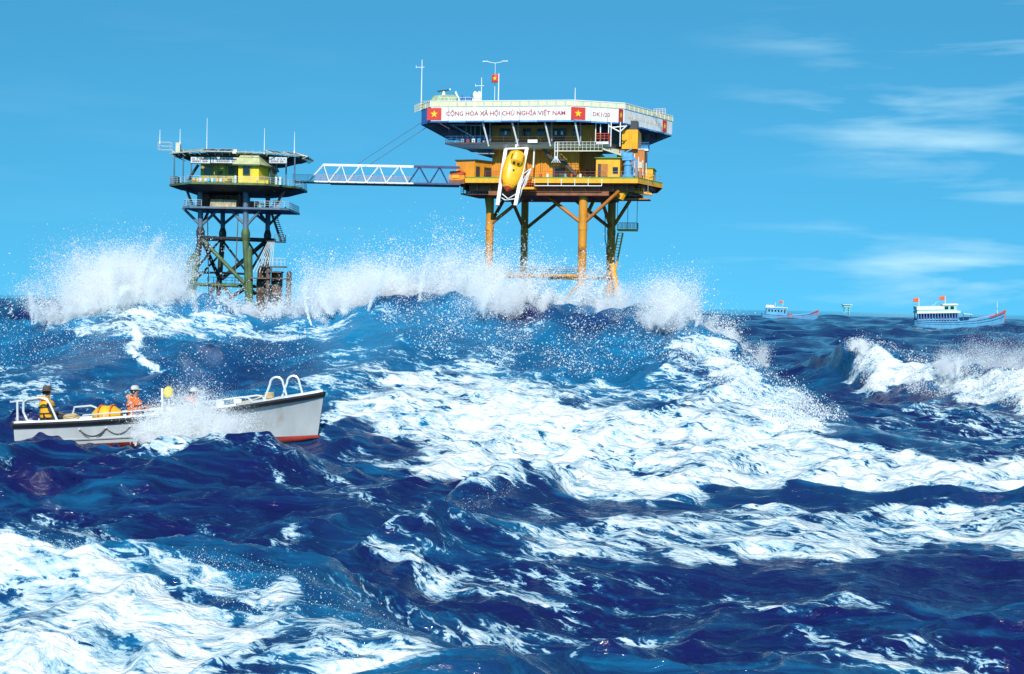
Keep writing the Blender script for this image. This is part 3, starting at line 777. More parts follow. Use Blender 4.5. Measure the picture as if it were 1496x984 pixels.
# lower walkway hanging under the left side
xl0, _ = FY.xz(673, 280, -6.5); xl1, _ = FY.xz(722, 280, -6.5)
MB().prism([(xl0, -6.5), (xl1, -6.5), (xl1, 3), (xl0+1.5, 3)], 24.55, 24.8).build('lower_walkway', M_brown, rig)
b = MB(); railing(b, [(xl1, -6.45, 24.8), (xl0+0.05, -6.45, 24.8), (xl0+1.4, 2.8, 24.8)], 1.2, 0.035, 1.3)
for i in range(5): b.tube((xl0+0.4+i*1.5, -6.0, 24.8), (xl0+0.4+i*1.5, -6.0, 26.4), 0.06, 5)
b.build('walkway_railing', M_dark, rig)
b = MB(); r_ = random.Random(4)
for i in range(9): 
    cx = xl0+0.8+i*0.62; b.box(cx, cx+0.45, -5.6, -5.1, 24.8, 24.9+r_.uniform(0.4, 1.1))
b.build('stores', M_grey, rig)

# --- ochre cabins of the lower storey: ribbed container walls
zc0, zc1 = 27.62, 33.0
mods = [(719, 757), (757.4, 790), (790.4, 846)]
for i, (pa, pb) in enumerate(mods):
    xa_, _ = FY.xz(pa, 240, -4.4); xb_, _ = FY.xz(pb, 240, -4.4)
    b = MB(); ribbed(b, xa_, xb_, -4.4, zc0, zc1, 0.14, 0.62)
    ribbed(b, -4.3, 8, xb_-0.02, zc0, zc1, -0.12, 0.62, 'y')
    b.box(xa_+0.01, xb_-0.14, -4.25, 8, zc0, zc1-0.02); b.box(xa_-0.02, xb_+0.06, -4.48, 8.02, zc1-0.001, zc1+0.22)
    b.build('cabin_module', M_ochre, rig)
xd, _ = FY.xz(816, 248, -4.6)
MB().box(xd-1.1, xd+1.1, -4.62, -4.42, zc0, zc0+2.2).build('doorway', M_dark, rig)
xa_, _ = FY.xz(847, 240, -1.5); xb_, _ = FY.xz(876, 240, -1.5)
b = MB(); ribbed(b, xa_, xb_, -1.5, zc0, zc1, 0.14, 0.6); b.box(xa_, xb_, -1.35, 8, zc0, zc1); b.build('cabin_module', M_tan, rig)
for px in (858, 866):
    xw, _ = FY.xz(px, 245, -1.6); MB().box(xw-0.35, xw+0.35, -1.62, -1.5, zc0+0.1, zc0+2.1).build('doorway', M_dark, rig)
# stores and crew gear along the deck
r_ = random.Random(8)
for i, px in enumerate((790, 800, 815, 826, 835, 848, 768)):
    xx, _ = FY.xz(px, 252, -6.4); c = [M_redp, M_white, M_dark, M_lblue][i % 4]
    MB().lathe([(0.22, 0), (0.25, 0.1), (0.25, 0.75), (0.2, 0.85)], 10, (xx, -6.4, 27.62)).build('drum', c, rig, True)

# --- upper storey
zu0, zu1 = 34.15, 37.9
xa_, _ = FY.xz(719, 195, -3.6); xb_, _ = FY.xz(868, 195, -3.6); xc_, _ = FY.xz(846, 195, -3.6)
b = MB(); b.box(xa_, xc_, -3.6, 9, zu0, zu1); 
for i in range(9):
    xx = xa_ + (xc_-xa_)*i/8; b.box(xx-0.06, xx+0.06, -3.68, -3.6, zu0, zu1)
house = b.build('living_quarters', M_tan, rig)
b = MB(); ribbed(b, xc_+0.01, xb_, -3.5, zu0, zu1, 0.1, 0.5); b.box(xc_+0.01, xb_-0.01, -3.38, 9, zu0, zu1); b.build('cabin_module', M_ochre, rig)
for px0, px1, y0_, y1_ in ((731, 745, 188, 199), (764, 775, 188, 199), (785, 796, 188, 199), (838, 846, 188, 199)):
    xw0, z1_ = FY.xz(px0, y0_, -3.7); xw1, z0_ = FY.xz(px1, y1_, -3.7)
    w = MB().box(xw0, xw1, -3.70, -3.605, z0_, z1_).build('window', M_glass, house)
    f = MB()
    for a_, c_ in (((xw0-0.06, z0_-0.06), (xw1+0.06, z0_)), ((xw0-0.06, z1_), (xw1+0.06, z1_+0.06)), ((xw0-0.06, z0_), (xw0, z1_)), ((xw1, z0_), (xw1+0.06, z1_)), (((xw0+xw1)/2-0.03, z0_), ((xw0+xw1)/2+0.03, z1_))):
        f.box(a_[0], c_[0], -3.78, -3.702, a_[1], c_[1])
    f.build('window_frame', M_brown, house)
xw0, z1_ = FY.xz(808, 187, -3.7); xw1, z0_ = FY.xz(827, 203, -3.7)
MB().box(xw0, xw1, -3.70, -3.605, zu0, z1_).build('doorway', M_dark, house)
for px in (812, 821, 739):      # washing and lamps seen against the dark doorway
    xw, zz = FY.xz(px, 194, -3.9); MB().box(xw-0.2, xw+0.2, -3.95, -3.9, zz-0.35, zz+0.35).build('laundry', M_white, house)
# balcony of the upper storey
xba, _ = FY.xz(650, 206, -8.4); xbb, _ = FY.xz(884, 206, -8.4)
MB().prism([(xba, -8.4), (xbb, -8.4), (xbb+4, 2), (xbb+3, 8), (xba+5, 8), (xba+2, 0)], 33.75, 34.12).build('balcony', M_dark, rig)
xbl, _ = FY.xz(700, 212, -8.0)
MB().prism([(xba+0.1, -8.3), (xbb-0.1, -8.3), (xbb+3, 2), (xba+4, 5)], 33.1, 33.74, [(xba+3.6, -7.2), (xbb-1.5, -7.2), (xbb+2, 2), (xba+6, 5)]).build('balcony_soffit', M_white, rig)
xm0, _ = FY.xz(697, 216, -6.5); xm1, _ = FY.xz(722, 216, -6.5)
MB().prism([(xm0, -6.5), (xm1, -6.5), (xm1, 2), (xm0+1.5, 2)], 32.15, 32.4).build('landing', M_grey, rig)
b = MB(); railing(b, [(xm1, -6.45, 32.4), (xm0, -6.45, 32.4), (xm0+1.3, 2, 32.4)], 0.9, 0.03, 1.0); b.build('landing_railing', M_blue, rig)
xbr, _ = FY.xz(716, 206, -8.3)
b = MB(); railing(b, [(xbr, -8.3, 34.12), (xba+0.1, -8.3, 34.12), (xba+2, 0, 34.12)], 1.15, 0.04, 1.1); b.build('balcony_railing', M_blue, rig)
b = MB(); railing(b, [(xbr+0.2, -8.3, 34.12), (xbb-5, -8.3, 34.12)], 1.0, 0.022, 2.2, 2); b.build('balcony_railing', M_brown, rig)
r_ = random.Random(3)
for i in range(6):
    px = 668 + i*8; xx, _ = FY.xz(px, 200, -7.2); MB().box(xx-0.3, xx+0.3, -7.4, -6.9, 34.12, 34.6+r_.random()*0.5).build('crate', (M_lblue, M_grey, M_redp, M_white)[i % 4], rig)
# beige walkway railing panels to the right
xs0, _ = FY.xz(811, 212, -9.2); xs1, _ = FY.xz(880, 212, -9.2)
MB().box(xs0, xs1, -9.2, -8.35, 32.3, 32.5).build('side_walkway', M_beige, rig)
b = MB(); railing(b, [(xs0, -9.15, 32.5), (xs1, -9.15, 32.5)], 1.55, 0.05, 0.75, 3); b.build('side_walkway_railing', M_beige, rig)
b = MB()
for dx in (0.0, 0.5): b.tube((xs0+dx, -9.4, 34.0), (xs0+dx, -9.4, 31.0), 0.09, 6)
for dx in (-0.55, -0.15, 0.25, 0.65, 1.05): b.tube((xs0+0.25, -9.4, 31.4), (xs0+dx, -9.4, 30.2), 0.07, 5)
b.build('ladder_hanger', M_white, rig)
# dark stairway down to the deck
s0, s1, s2, s3 = FY.l(784, 206, -6.2), FY.l(806, 231, -6.2), FY.l(818, 231, -6.2), FY.l(842, 255, -6.2)
b = MB()
for dy in (0, 0.9):
    for p, q_ in ((s0, s1), (s1, s2), (s2, s3)): b.bar(p+Vector((0, dy, 0)), q_+Vector((0, dy, 0)), 0.12, 0.55)
b.build('stairway', M_dark, rig)
for p, q_, n in ((s0, s1, 12), (s2, s3, 12)):
    me_ = MB().box(-0.16, 0.16, 0.06, 0.84, -0.03, 0.03).mesh('tread', M_grey)
    for i in range(n): c = p.lerp(q_, (i+0.5)/n); place(me_, 'tread', rig, c)
b = MB(); 
for p, q_ in ((s0, s1), (s2, s3)):
    b.tube(p+Vector((0, -0.1, 1.0)), q_+Vector((0, -0.1, 1.0)), 0.04, 5)
    for i in range(5): c = p.lerp(q_, i/4); b.tube(c, c+Vector((0, -0.1, 1.0)), 0.03, 5)
b.build('stair_rail', M_yel, rig)
# red and white rail box, drum room and columns of the right end
xr0, _ = FY.xz(871, 200, -8.6); xr1, _ = FY.xz(889, 200, -8.6)
MB().box(xr0, xr1, -8.7, -6.5, 33.72, 34.14).build('balcony_end', M_white, rig)
b = MB(); railing(b, [(xr0, -8.6, 34.3), (xr1, -8.6, 34.3), (xr1, -6.6, 34.3)], 1.3, 0.08, 0.75, 3); b.build('balcony_end_rail', M_redp, rig)
for px in (870, 877, 889, 892.5, 906):
    xx, _ = FY.xz(px, 200, -7.5); MB().tube((xx, -7.5, 33.4), (xx, -7.5, 38.6), 0.10, 8).build('column', M_white, rig)
xx0, _ = FY.xz(893, 200, -2.0); xx1, _ = FY.xz(908, 200, -2.0)
MB().box(xx0, xx1, -2, 6, 33.6, 37.9).build('recess_dark', M_dark, rig)  # dark block painted for the shade inside the recess
xx0, zt = FY.xz(909, 189, -4.5); xx1, zl = FY.xz(931.5, 217, -4.5)
b = MB(); ribbed(b, xx0, xx1, -4.5, zl, zt, 0.13, 0.5); b.box(xx0, xx1, -4.35, 2, zl, zt); ribbed(b, -4.4, 2, xx1, zl, zt, -0.12, 0.5, 'y')
b.build('plant_room', M_yel, rig)
MB().box(xx0+0.2, xx1-0.2, -4.2, 1.8, zt+0.001, zt+1.7).build('plant_room_neck', M_dark, rig)
MB().box(xx0-1, xx1+1.2, -3.5, 2.5, 27.62, zl-0.01).build('plant_room_base', M_tan, rig)
q0 = FY.l(934, 217, -3.5); q1 = FY.l(947, 217, -3.5)
MB().box(q0.x-0.6, q1.x, -3.5, -1.2, q0.z-0.35, q0.z).build('end_balcony', M_white, rig)
b = MB(); railing(b, [(q0.x, -3.45, q0.z), (q1.x, -3.45, q0.z), (q1.x, -1.3, q0.z)], 1.15, 0.05, 0.8); b.build('end_balcony_railing', M_blue, rig)
# yellow cabin with green roof
xx0, zt = FY.xz(871, 231, -7.6); xx1, _ = FY.xz(906, 231, -7.6)
hut = MB().box(xx0, xx1, -7.6, -3.5, 27.62, zt).build('deck_hut', M_yel, rig)
MB().box(xx0-0.25, xx1+0.5, -7.95, -3.4, zt+0.002, zt+0.2).build('hut_roof', M_green, hut)
xd0, zd1 = FY.xz(873.5, 239, -7.7); xd1, _ = FY.xz(878, 239, -7.7); xd2, _ = FY.xz(888, 239, -7.7)
MB().box(xd0, xd1, -7.68, -7.602, 27.62, zd1).build('doorway', M_dark, hut)
MB().box(xd1, xd2, -7.72, -7.602, 27.62, zd1).build('door', M_brace, hut)
xx, _ = FY.xz(899, 245, -7.7)
MB().box(xx-0.5, xx+0.5, -7.66, -7.602, 28.4, 29.6).build('window', M_glass, hut)
# sloping grey awning above the hut
p = [FY.l(881, 216, -8), FY.l(911, 226, -6), FY.l(911, 219, -2), FY.l(883, 209, -4)]
b = MB(); b.raw([v for v in p] + [v + Vector((0, 0, -0.3)) for v in p], [(0,1,2,3),(7,6,5,4),(0,4,5,1),(1,5,6,2),(2,6,7,3),(3,7,4,0)]); b.build('awning', M_beige, rig)
# right-hand yellow plant and pipework
q0 = FY.l(938, 246, -1); q1 = FY.l(953, 280, -1)
MB().box(q0.x, q1.x, -1, 5, q1.z+0.6, q0.z).build('end_hut', M_yel, rig)
MB().box(q0.x-0.2, q1.x+0.2, -1.2, 5, q0.z+0.002, q0.z+0.18).build('end_hut_roof', M_green, rig)
b = MB(); r_ = random.Random(12)
for i in range(16):
    px = r_.uniform(922, 951); py = r_.uniform(258, 284); p = FY.l(px, py, -4); q_ = p + Vector((r_.uniform(-1.4, 1.4), r_.uniform(-0.6, 0.6), r_.uniform(-1.0, 1.0)))
    b.tube(p, q_, 0.14, 6)
b.tube(FY.l(920, 278, -5), FY.l(952, 284, -4), 0.3, 8); b.tube(FY.l(914, 272, -6), FY.l(905, 290, -6), 0.9, 10)
b.build('pipework', M_yel, rig)
b = MB()
for px in (918, 934, 941, 947):
    p = FY.l(px, 262, -5.5); b.tube(p, p + Vector((0, 0, -2.6)), 0.06, 5); b.tube(p + Vector((0, 0, -2.6)), p + Vector((1.2, 0.3, -3.0)), 0.06, 5)
railing(b, [FY.l(900, 288, -5), FY.l(948, 288, -4)], 1.1, 0.04, 1.2)
b.build('end_railing', M_grey, rig)
MB().box(FY.l(897, 288, -5).x, FY.l(948, 288, -5).x, -5, -1, 23.9, 24.1).build('end_walkway', M_brace, rig)
b = MB()
for px in (927, 933, 939, 944):
    p = FY.l(px, 256, -5.0); b.tube(p, FY.l(px, 224 + (px-927)*0.8, -5.0), 0.08, 6)
b.build('vent_pipes', M_white, rig)

# --- cabin, bridge landing at the left end of the deck
ca, cb_, cc = FY.l(666, 245, -8.0), FY.l(693, 245, -8.3), FY.l(719, 245, -4.6)
pl = [(ca.x, -7.6), (cb_.x, -8.2), (cc.x, -4.7), (cc.x-1, 0), (ca.x, 0)]
cab = MB().prism(pl, 27.62, 30.75).build('site_cabin', M_ochre, rig)
MB().prism([(p_[0]+(0.25 if k in (1, 2) else -0.25), p_[1]-0.25) for k, p_ in enumerate(pl)], 30.752, 30.95).build('cabin_roof', M_dark, cab)
A_, B_ = Vector((cb_.x, -8.2, 0)), Vector((cc.x, -4.7, 0)); nn = Vector((B_-A_).cross(Vector((0, 0, 1)))).normalized()
for t0, t1 in ((0.08, 0.30), (0.55, 0.95)):
    p, q_ = A_.lerp(B_, t0)+nn*0.03, A_.lerp(B_, t1)+nn*0.03
    MB().bar(p+Vector((0, 0, 28.7)), q_+Vector((0, 0, 28.7)), 0.05, 2.0).build('doorway', M_dark, cab)
# --- white launching frame for the lifeboat
dv = empty('lifeboat_davit'); dv.parent = rig
def dl(px, py, yl): return FY.l(px, py, yl)
for top, bot in (((739, 218), (727, 300)), ((770, 217), (753, 300))):
    MB().bar(dl(top[0], top[1], -9.5), dl(bot[0], bot[1], -13.2), 0.62, 0.5, (0, 1, 0)).build('davit_rail', M_white, dv)
MB().bar(dl(738, 217, -9.4), dl(772, 216, -9.4), 0.3, 0.3).build('davit_crossbar', M_white, dv)
b = MB()
for pts in ([(754, 290), (765, 262), (776, 246)], [(757, 283), (769, 268)], [(756, 278), (762, 255), (776, 246)], [(768, 268), (776, 246), (771, 255)], [(727, 285), (738, 292), (754, 290)], [(730, 280), (742, 290), (756, 282)], [(757, 296), (763, 275), (771, 255)]):
    for p, q_ in zip(pts[:-1], pts[1:]): b.tube(dl(p[0], p[1], -11.0), dl(q_[0], q_[1], -11.3), 0.11, 6)
for px in (739, 753, 768): b.tube(dl(px, 218, -9.3), dl(px, 214, -4.5), 0.12, 6)
for px, py in ((731, 270), (756, 270)): b.tube(dl(px, py, -11.8), dl(px+3, py-3, -8.9), 0.15, 6)
b.build('davit_struts', M_white, dv)
b = MB(); pz = dl(768, 274, -10.5); railing(b, [(pz.x-1.0, -10.9, 25.6), (pz.x+1.6, -10.9, 25.6)], 2.0, 0.06, 0.4, 4); b.build('davit_gate', M_redp, dv)
MB().box(pz.x-1.8, pz.x+1.7, -11.2, -8.6, 25.2, 25.6).build('davit_step', M_yel, dv)

# --- helideck
HW = [(-15.9, 255.0), (10.5, 250.0), (19.8, 252.4), (30.4, 268.0), (27.5, 284.0), (6.0, 292.0), (-13.8, 281.5), (-17.9, 259.0)]
HL = [FY.w((x, y, 0)).to_2d() for x, y in HW]
Z0, Z1 = 37.55, 40.42
cen = sum(HL, Vector((0, 0)))/8
deck = MB().prism([tuple(cen + (p-cen)*0.995) for p in HL], 39.9, 40.3).build('helideck', M_soffit, rig)
b = MB()
b.prism([tuple(cen + (p-cen)*0.985) for p in HL], 39.0, 39.89, [tuple(cen + (p-cen)*0.90) for p in HL]); b.build('soffit', M_soffit, deck)
HN = [Vector(((HL[(i+1) % 8]-HL[i]).y, -(HL[(i+1) % 8]-HL[i]).x)).normalized() for i in range(8)]
me_b = None
for i in range(15):                    # beams across the underside
    xx = -17 + i*2.9
    ys_ = []
    for k in range(8):
        p, q_ = HL[k], HL[(k+1) % 8]
        if (p.x-xx)*(q_.x-xx) < 0: t = (xx-p.x)/(q_.x-p.x); ys_.append(p.y+(q_.y-p.y)*t)
    if len(ys_) == 2: MB().box(xx-0.13, xx+0.13, min(ys_)+0.4, max(ys_)-0.4, 38.3, 39.02).build('underside_beam', M_grey, deck)
for i in range(8):
    p, q_ = HL[i], HL[(i+1) % 8]; L = (q_-p).length; n = max(1, int(round(L/3.3))); d_ = (q_-p)/L; nr = HN[i]
    col = M_blue if i == 7 else M_ban
    for k in range(n):                 # panels of the banner, a narrow joint between them
        a_, c_ = p + d_*(L*k/n + 0.03), p + d_*(L*(k+1)/n - 0.03)
        b = MB(); b.bar((a_.x, a_.y, (Z0+0.28+Z1)/2), (c_.x, c_.y, (Z0+0.28+Z1)/2), 0.06, Z1-Z0-0.28)
        b.build('banner_panel', col, deck)
        b = MB(); b.bar((a_.x, a_.y, Z0+0.12), (c_.x, c_.y, Z0+0.12), 0.10, 0.24)
        b.build('edge_strip', M_blue if k % 2 == 0 or i == 7 else M_lblue, deck)
    # safety net leaning outward, with its rail
    b = MB(); o1, o2 = p + nr*0.15, q_ + nr*0.15; e1, e2 = p + nr*0.10, q_ + nr*0.10
    m_ = max(2, int(L/1.6))
    for k in range(m_):
        t0, t1 = (k+0.06)/m_, (k+0.94)/m_
        f1, f2, g1, g2 = o1.lerp(o2, t0), o1.lerp(o2, t1), e1.lerp(e2, t0), e1.lerp(e2, t1)
        b.raw([(f1.x, f1.y, Z1+0.03), (f2.x, f2.y, Z1+0.03), (g2.x, g2.y, Z1+0.92), (g1.x, g1.y, Z1+0.92),
               (f1.x, f1.y, Z1+0.0), (f2.x, f2.y, Z1+0.0), (g2.x, g2.y, Z1+0.89), (g1.x, g1.y, Z1+0.89)], [(0,1,2,3),(7,6,5,4),(0,4,5,1),(1,5,6,2),(2,6,7,3),(3,7,4,0)])
    b.build('safety_net', M_cream, deck)
    b = MB(); b.tube((e1.x, e1.y, Z1+1.0), (e2.x, e2.y, Z1+1.0), 0.09, 6)
    for k in range(m_+1):
        f1, g1 = o1.lerp(o2, k/m_), e1.lerp(e2, k/m_); b.tube((f1.x, f1.y, Z1-0.05), (g1.x, g1.y, Z1+1.0), 0.05, 5)
    b.build('net_frame', M_white, deck)
def on_edge(i, px, py):
    """point of the banner plane of edge i seen at the measured column"""
    p, q_ = HL[i], HL[(i+1) % 8]; d = FY.R @ ray(px, py); c = FY.co; nr = HN[i]
    t = ((p.x-c.x)*nr.x + (p.y-c.y)*nr.y)/(d.x*nr.x + d.y*nr.y)
    return c + d*t
def banner_flag(i, px0, px1):
    a_, c_ = on_edge(i, px0, 168), on_edge(i, px1, 168); u = Vector((c_.x-a_.x, c_.y-a_.y, 0)); w = u.length; u.normalize(); nr = Vector((HN[i].x, HN[i].y, 0))
    zc = (Z0+0.28+Z1)/2 - 0.05; cc_ = Vector(((a_.x+c_.x)/2, (a_.y+c_.y)/2, zc)) + nr*0.06
    f = MB().bar(cc_-u*w/2, cc_+u*w/2, 0.05, 2.25).build('printed_flag', M_red, deck)
    star(MB(), cc_+nr*0.026, u, (0, 0, 1), nr, min(0.72, w*0.36)).build('printed_star', M_star, deck)
    return f
banner_flag(0, 624, 645); banner_flag(1, 834, 855); banner_flag(2, 903.5, 910); banner_flag(2, 968, 974)
def banner_text(i, px0, px1, zl, body, m, bold=0.02):
    a_, c_ = on_edge(i, px0, 165), on_edge(i, px1, 165); nr = Vector((HN[i].x, HN[i].y, 0)); u = Vector((c_.x-a_.x, c_.y-a_.y, 0))
    return lettering(body, u.length, m, deck, Vector((a_.x, a_.y, zl)) + nr*0.035, u, nr, bold=bold)
banner_text(0, 652, 826, 38.75, 'CỘNG HÒA XÃ HỘI CHỦ NGHĨA VIỆT NAM', M_ink, 0.022)
banner_text(1, 866, 891, 38.75, 'DK1/20', M_ink, 0.015)
# faded print too worn to read along the receding side and under the title
b = MB(); r_ = random.Random(5)
for i_, pxa, pxb, zz, hh in ((2, 917, 963, 39.2, 0.7), (0, 695, 815, 38.15, 0.16)):
    px = pxa
    nr = Vector((HN[i_].x, HN[i_].y, 0))
    while px < pxb:
        w_ = r_.uniform(1.2, 2.6)
        a_, c_ = on_edge(i_, px, 168), on_edge(i_, px+w_*0.7, 168)
        b.bar(Vector((a_.x, a_.y, zz))+nr*0.05, Vector((c_.x, c_.y, zz))+nr*0.05, 0.03, hh*r_.uniform(0.6, 1)); px += w_ + (1.5 if r_.random() < 0.25 else 0)
b.build('faded_print', M_pale_ink, deck)
# white props from the balcony up to the helideck
for tx, bx in ((705, 714), (748, 757), (796, 804), (840, 847)):
    MB().tube(FY.l(tx, 178, -9.9), FY.l(bx, 213, -8.1), 0.17, 8).build('prop', M_white, rig)
for px in (716, 757, 806, 848): MB().tube(FY.l(px, 178, -7.0), FY.l(px, 206, -7.0), 0.15, 8).build('prop', M_grey, rig)
for px in (681, 688, 694, 702): MB().tube(FY.l(px, 181, -5.0), FY.l(px, 206, -5.0), 0.10, 8).build('column', M_grey, rig)
MB().tube(FY.l(658, 181, -8), FY.l(692, 200, -7.5), 0.13, 8).build('prop', M_grey, rig)
MB().tube(FY.l(660, 182, -7.9), FY.l(706, 183, -7.9), 0.12, 8).build('prop', M_grey, rig)
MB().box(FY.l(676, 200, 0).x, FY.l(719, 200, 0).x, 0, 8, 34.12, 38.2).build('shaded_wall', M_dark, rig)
for p, q_ in (((893, 186), (914, 184)), ((905, 192), (890, 184)), ((906, 192), (916, 183))): MB().tube(FY.l(p[0], p[1], -7.5), FY.l(q_[0], q_[1], -7.5), 0.12, 8).build('prop', M_white, rig)
MB().tube(FY.l(754, 216, -8.6), FY.l(754, 204, -7.6), 0.2, 8).build('prop', M_white, rig)
xx, zz = FY.xz(778, 206, -8.9); MB().box(xx-0.9, xx+0.9, -8.95, -8.45, zz-0.3, zz+0.3).build('light_box', M_white, rig)
MB().tube(FY.l(781, 210, -7), FY.l(779, 245, -7), 0.16, 8).build('drain_pipe', M_white, rig)

# --- blue deck crane
FYW = lambda p: FY.o + Matrix.Rotation(RZ, 3, 'Z') @ Vector(p)
c = FY.l(917, 256, -7.2); c.z = 27.62
crane = empty('deck_crane', FYW(c), RZ)
tag(crane, 'light blue pedestal crane on the main deck below the ribbed yellow room', 'crane')
MB().lathe([(1.15, 0), (1.15, 0.3), (0.75, 0.6), (0.72, 2.2), (0.85, 2.3), (0.85, 2.6), (0.6, 2.8), (0.6, 4.2)], 14).build('pedestal', M_lblue, crane, True)
MB().box(-1.0, 0.9, -0.7, 0.8, 3.2, 4.6).build('slewing_house', M_lblue, crane)
b = MB(); b.bar((0.3, 0, 4.4), (2.4, -0.4, 2.2), 0.3, 0.35); b.bar((-0.8, 0, 4.5), (0.6, -0.2, 5.3), 0.2, 0.2); b.build('jib', M_lblue, crane)
b = MB(); b.tube((1.1, -0.5, 0.2), (1.1, -0.5, 3.4), 0.14, 8); b.tube((1.6, -0.5, 0.2), (1.6, -0.5, 2.8), 0.12, 8); b.path([(1.1, -0.5, 3.4), (0.6, -0.6, 3.9), (-0.9, -0.7, 3.6)], 0.1, 6); b.build('hydraulic_pipes', M_lblue, crane)
MB().box(1.9, 2.7, -0.6, 0.3, 1.8, 2.9).build('counterweight', M_beige, crane)
MB().tube((-0.9, -0.5, 3.9), (-0.9, -0.5, 5.0), 0.3, 10).build('motor', M_lblue, crane, True)

# --- enclosed lifeboat on its launching frame
top, bot = FYW(FY.l(757, 223, -10.2)), FYW(FY.l(741, 279, -12.6))
ax = (bot-top); LB = ax.length; ax.normalize()
Yv = Vector((0.15, -1.0, 0)); up_ = (Yv - ax*Yv.dot(ax)).normalized(); sd_ = ax.cross(up_)
MLB = Matrix((sd_, ax, up_)).transposed()
lb = empty('enclosed_lifeboat', (top+bot)/2); lb.rotation_euler = MLB.to_euler()
tag(lb, 'yellow enclosed lifeboat hanging bow down in white launching rails', 'lifeboat')
def loft(b, secs, n=20, closed_ends=True):
    """secs: list of (y, half width, z bottom, z top, squareness)"""
    v = []; f = []
    for y, hw, zb_, zt_, sq in secs:
        for k in range(n):
            t = 2*math.pi*k/n; c_, s_ = math.cos(t), math.sin(t)
            v.append((hw*math.copysign(abs(c_)**sq, c_), y, (zb_+zt_)/2 + (zt_-zb_)/2*math.copysign(abs(s_)**sq, s_)))
    m = len(secs)
    for i in range(m-1): f += [(i*n+k, i*n+(k+1) % n, (i+1)*n+(k+1) % n, (i+1)*n+k) for k in range(n)]
    f += [tuple(range(n-1, -1, -1)), tuple(range((m-1)*n, m*n))]
    return b.raw(v, f)
h = LB/2
loft(MB(), [(-h, 1.0, -0.9, 0.9, 0.7), (-h*0.92, 1.5, -1.2, 1.1, 0.7), (-h*0.55, 1.85, -1.4, 1.15, 0.75), (0, 1.95, -1.5, 1.2, 0.75), (h*0.45, 1.75, -1.45, 1.1, 0.8), (h*0.75, 1.22, -1.2, 0.8, 0.9), (h*0.93, 0.5, -0.8, 0.4, 1), (h, 0.12, -0.3, 0.1, 1)]).build('hull', mat('lifeboat_yellow', (0.92, 0.47, 0.01), 0.35, var=0.07, scale=1.0), lb, True)
loft(MB(), [(-h*0.98, 0.7, 0.6, 1.4, 0.7), (-h*0.85, 1.05, 0.7, 1.85, 0.7), (-h*0.45, 1.12, 0.7, 1.95, 0.7), (-h*0.3, 1.0, 0.8, 1.5, 0.75), (-h*0.2, 0.8, 0.8, 1.2, 0.8)], 16).build('canopy', mat('canopy_yellow', (0.9, 0.42, 0.01), 0.35), lb, True)
loft(MB(), [(h*0.55, 1.62, -1.48, 0.9, 0.8), (h*0.72, 1.30, -1.3, 0.84, 0.9), (h*0.9, 0.66, -0.95, 0.52, 1), (h*1.01, 0.15, -0.35, 0.15, 1)], 16).build('bow_cap', M_redp, lb, True)
for sx in (-0.6, 0.25): MB().box(sx, sx+0.42, -h*0.36, -h*0.28, 1.35, 1.72).build('window', M_glass, lb)
MB().box(0.98, 1.2, -h*0.72, -h*0.5, 1.0, 1.6).build('window', M_glass, lb)
MB().lathe([(0.2, 0), (0.2, 0.12)], 10, (0.1, h*0.02, 1.18)).build('hatch', M_dark, lb)
b = MB(); b.path([(-1.86, -h*0.6, -0.1), (-1.98, 0, -0.15), (-1.78, h*0.45, -0.15), (-1.1, h*0.78, -0.15)], 0.09, 6); b.path([(1.86, -h*0.6, -0.1), (1.98, 0, -0.15), (1.78, h*0.45, -0.15), (1.1, h*0.78, -0.15)], 0.09, 6); b.build('fender', M_redp, lb)
# --- orange rescue pod at the bridge head
c = FY.l(669, 259, -8.6); c.z = 27.0
pod = empty('rescue_pod', FYW(c), RZ); tag(pod, 'orange rescue pod with red roof beside the bridge end', 'rescue pod')
loft(MB(), [(-1.0, 1.5, 0.0, 1.05, 0.5), (1.2, 1.5, 0.0, 1.05, 0.5)], 16).build('body', M_orange, pod, True)
loft(MB(), [(-1.1, 1.35, 0.95, 1.65, 0.5), (1.3, 1.35, 0.95, 1.65, 0.5)], 16).build('roof', M_redp, pod, True)
MB().box(-1.5, 1.5, -1.03, 1.2, -0.7, 0.0).build('cradle', M_brown, pod)
MB().box(-0.8, 0.5, -1.12, -1.0, 0.35, 0.95).build('hatch', mat('canopy_yellow', (0.9, 0.42, 0.01), 0.35), pod)

# --- things standing on the helideck
def mast(px, top, yl, label, arm=None, r=0.09, name='antenna_mast'):
    p = FY.l(px, 150, yl); p.z = 40.3; w = FYW(p); t = FY.l(px, top, yl)
    e = empty(name, w, RZ); tag(e, label, 'mast', 'slender masts on the helideck')
    MB().tube((0, 0, 0), (0, 0, t.z-40.3), r, 8, r*0.55).build('pole', M_white, e)
    MB().lathe([(0.3, 0), (0.3, 0.06), (0.12, 0.3)], 10).build('foot', M_white, e)
    if arm:
        za = FY.l(px, arm[0], yl).z - 40.3; MB().tube((arm[1]/8, 0, za), (arm[2]/8, 0, za), 0.06, 6).build('crossarm', M_white, e)
        MB().tube((arm[1]/8, 0, za-0.15), (arm[1]/8, 0, za+0.35), 0.05, 6).build('aerial', M_white, e)
    return e
mast(615.5, 87, -6.5, 'tall white cross-armed mast at the railed corner of the helideck', (98, -9, 4), 0.12)
mast(703, 113, -7.5, 'white cross-armed mast beside the twin white domes on the helideck', (125, -9, 4), 0.11)
mast(840, 128, -8.0, 'single bare white mast standing alone on the helideck edge', None, 0.11)
e = mast(722.5, 92, -6.5, 'pale lamp post with two outstretched arms behind the red flag', None, 0.07, 'lamp_post')
zt = FY.l(722.5, 92, -6.5).z - 40.3
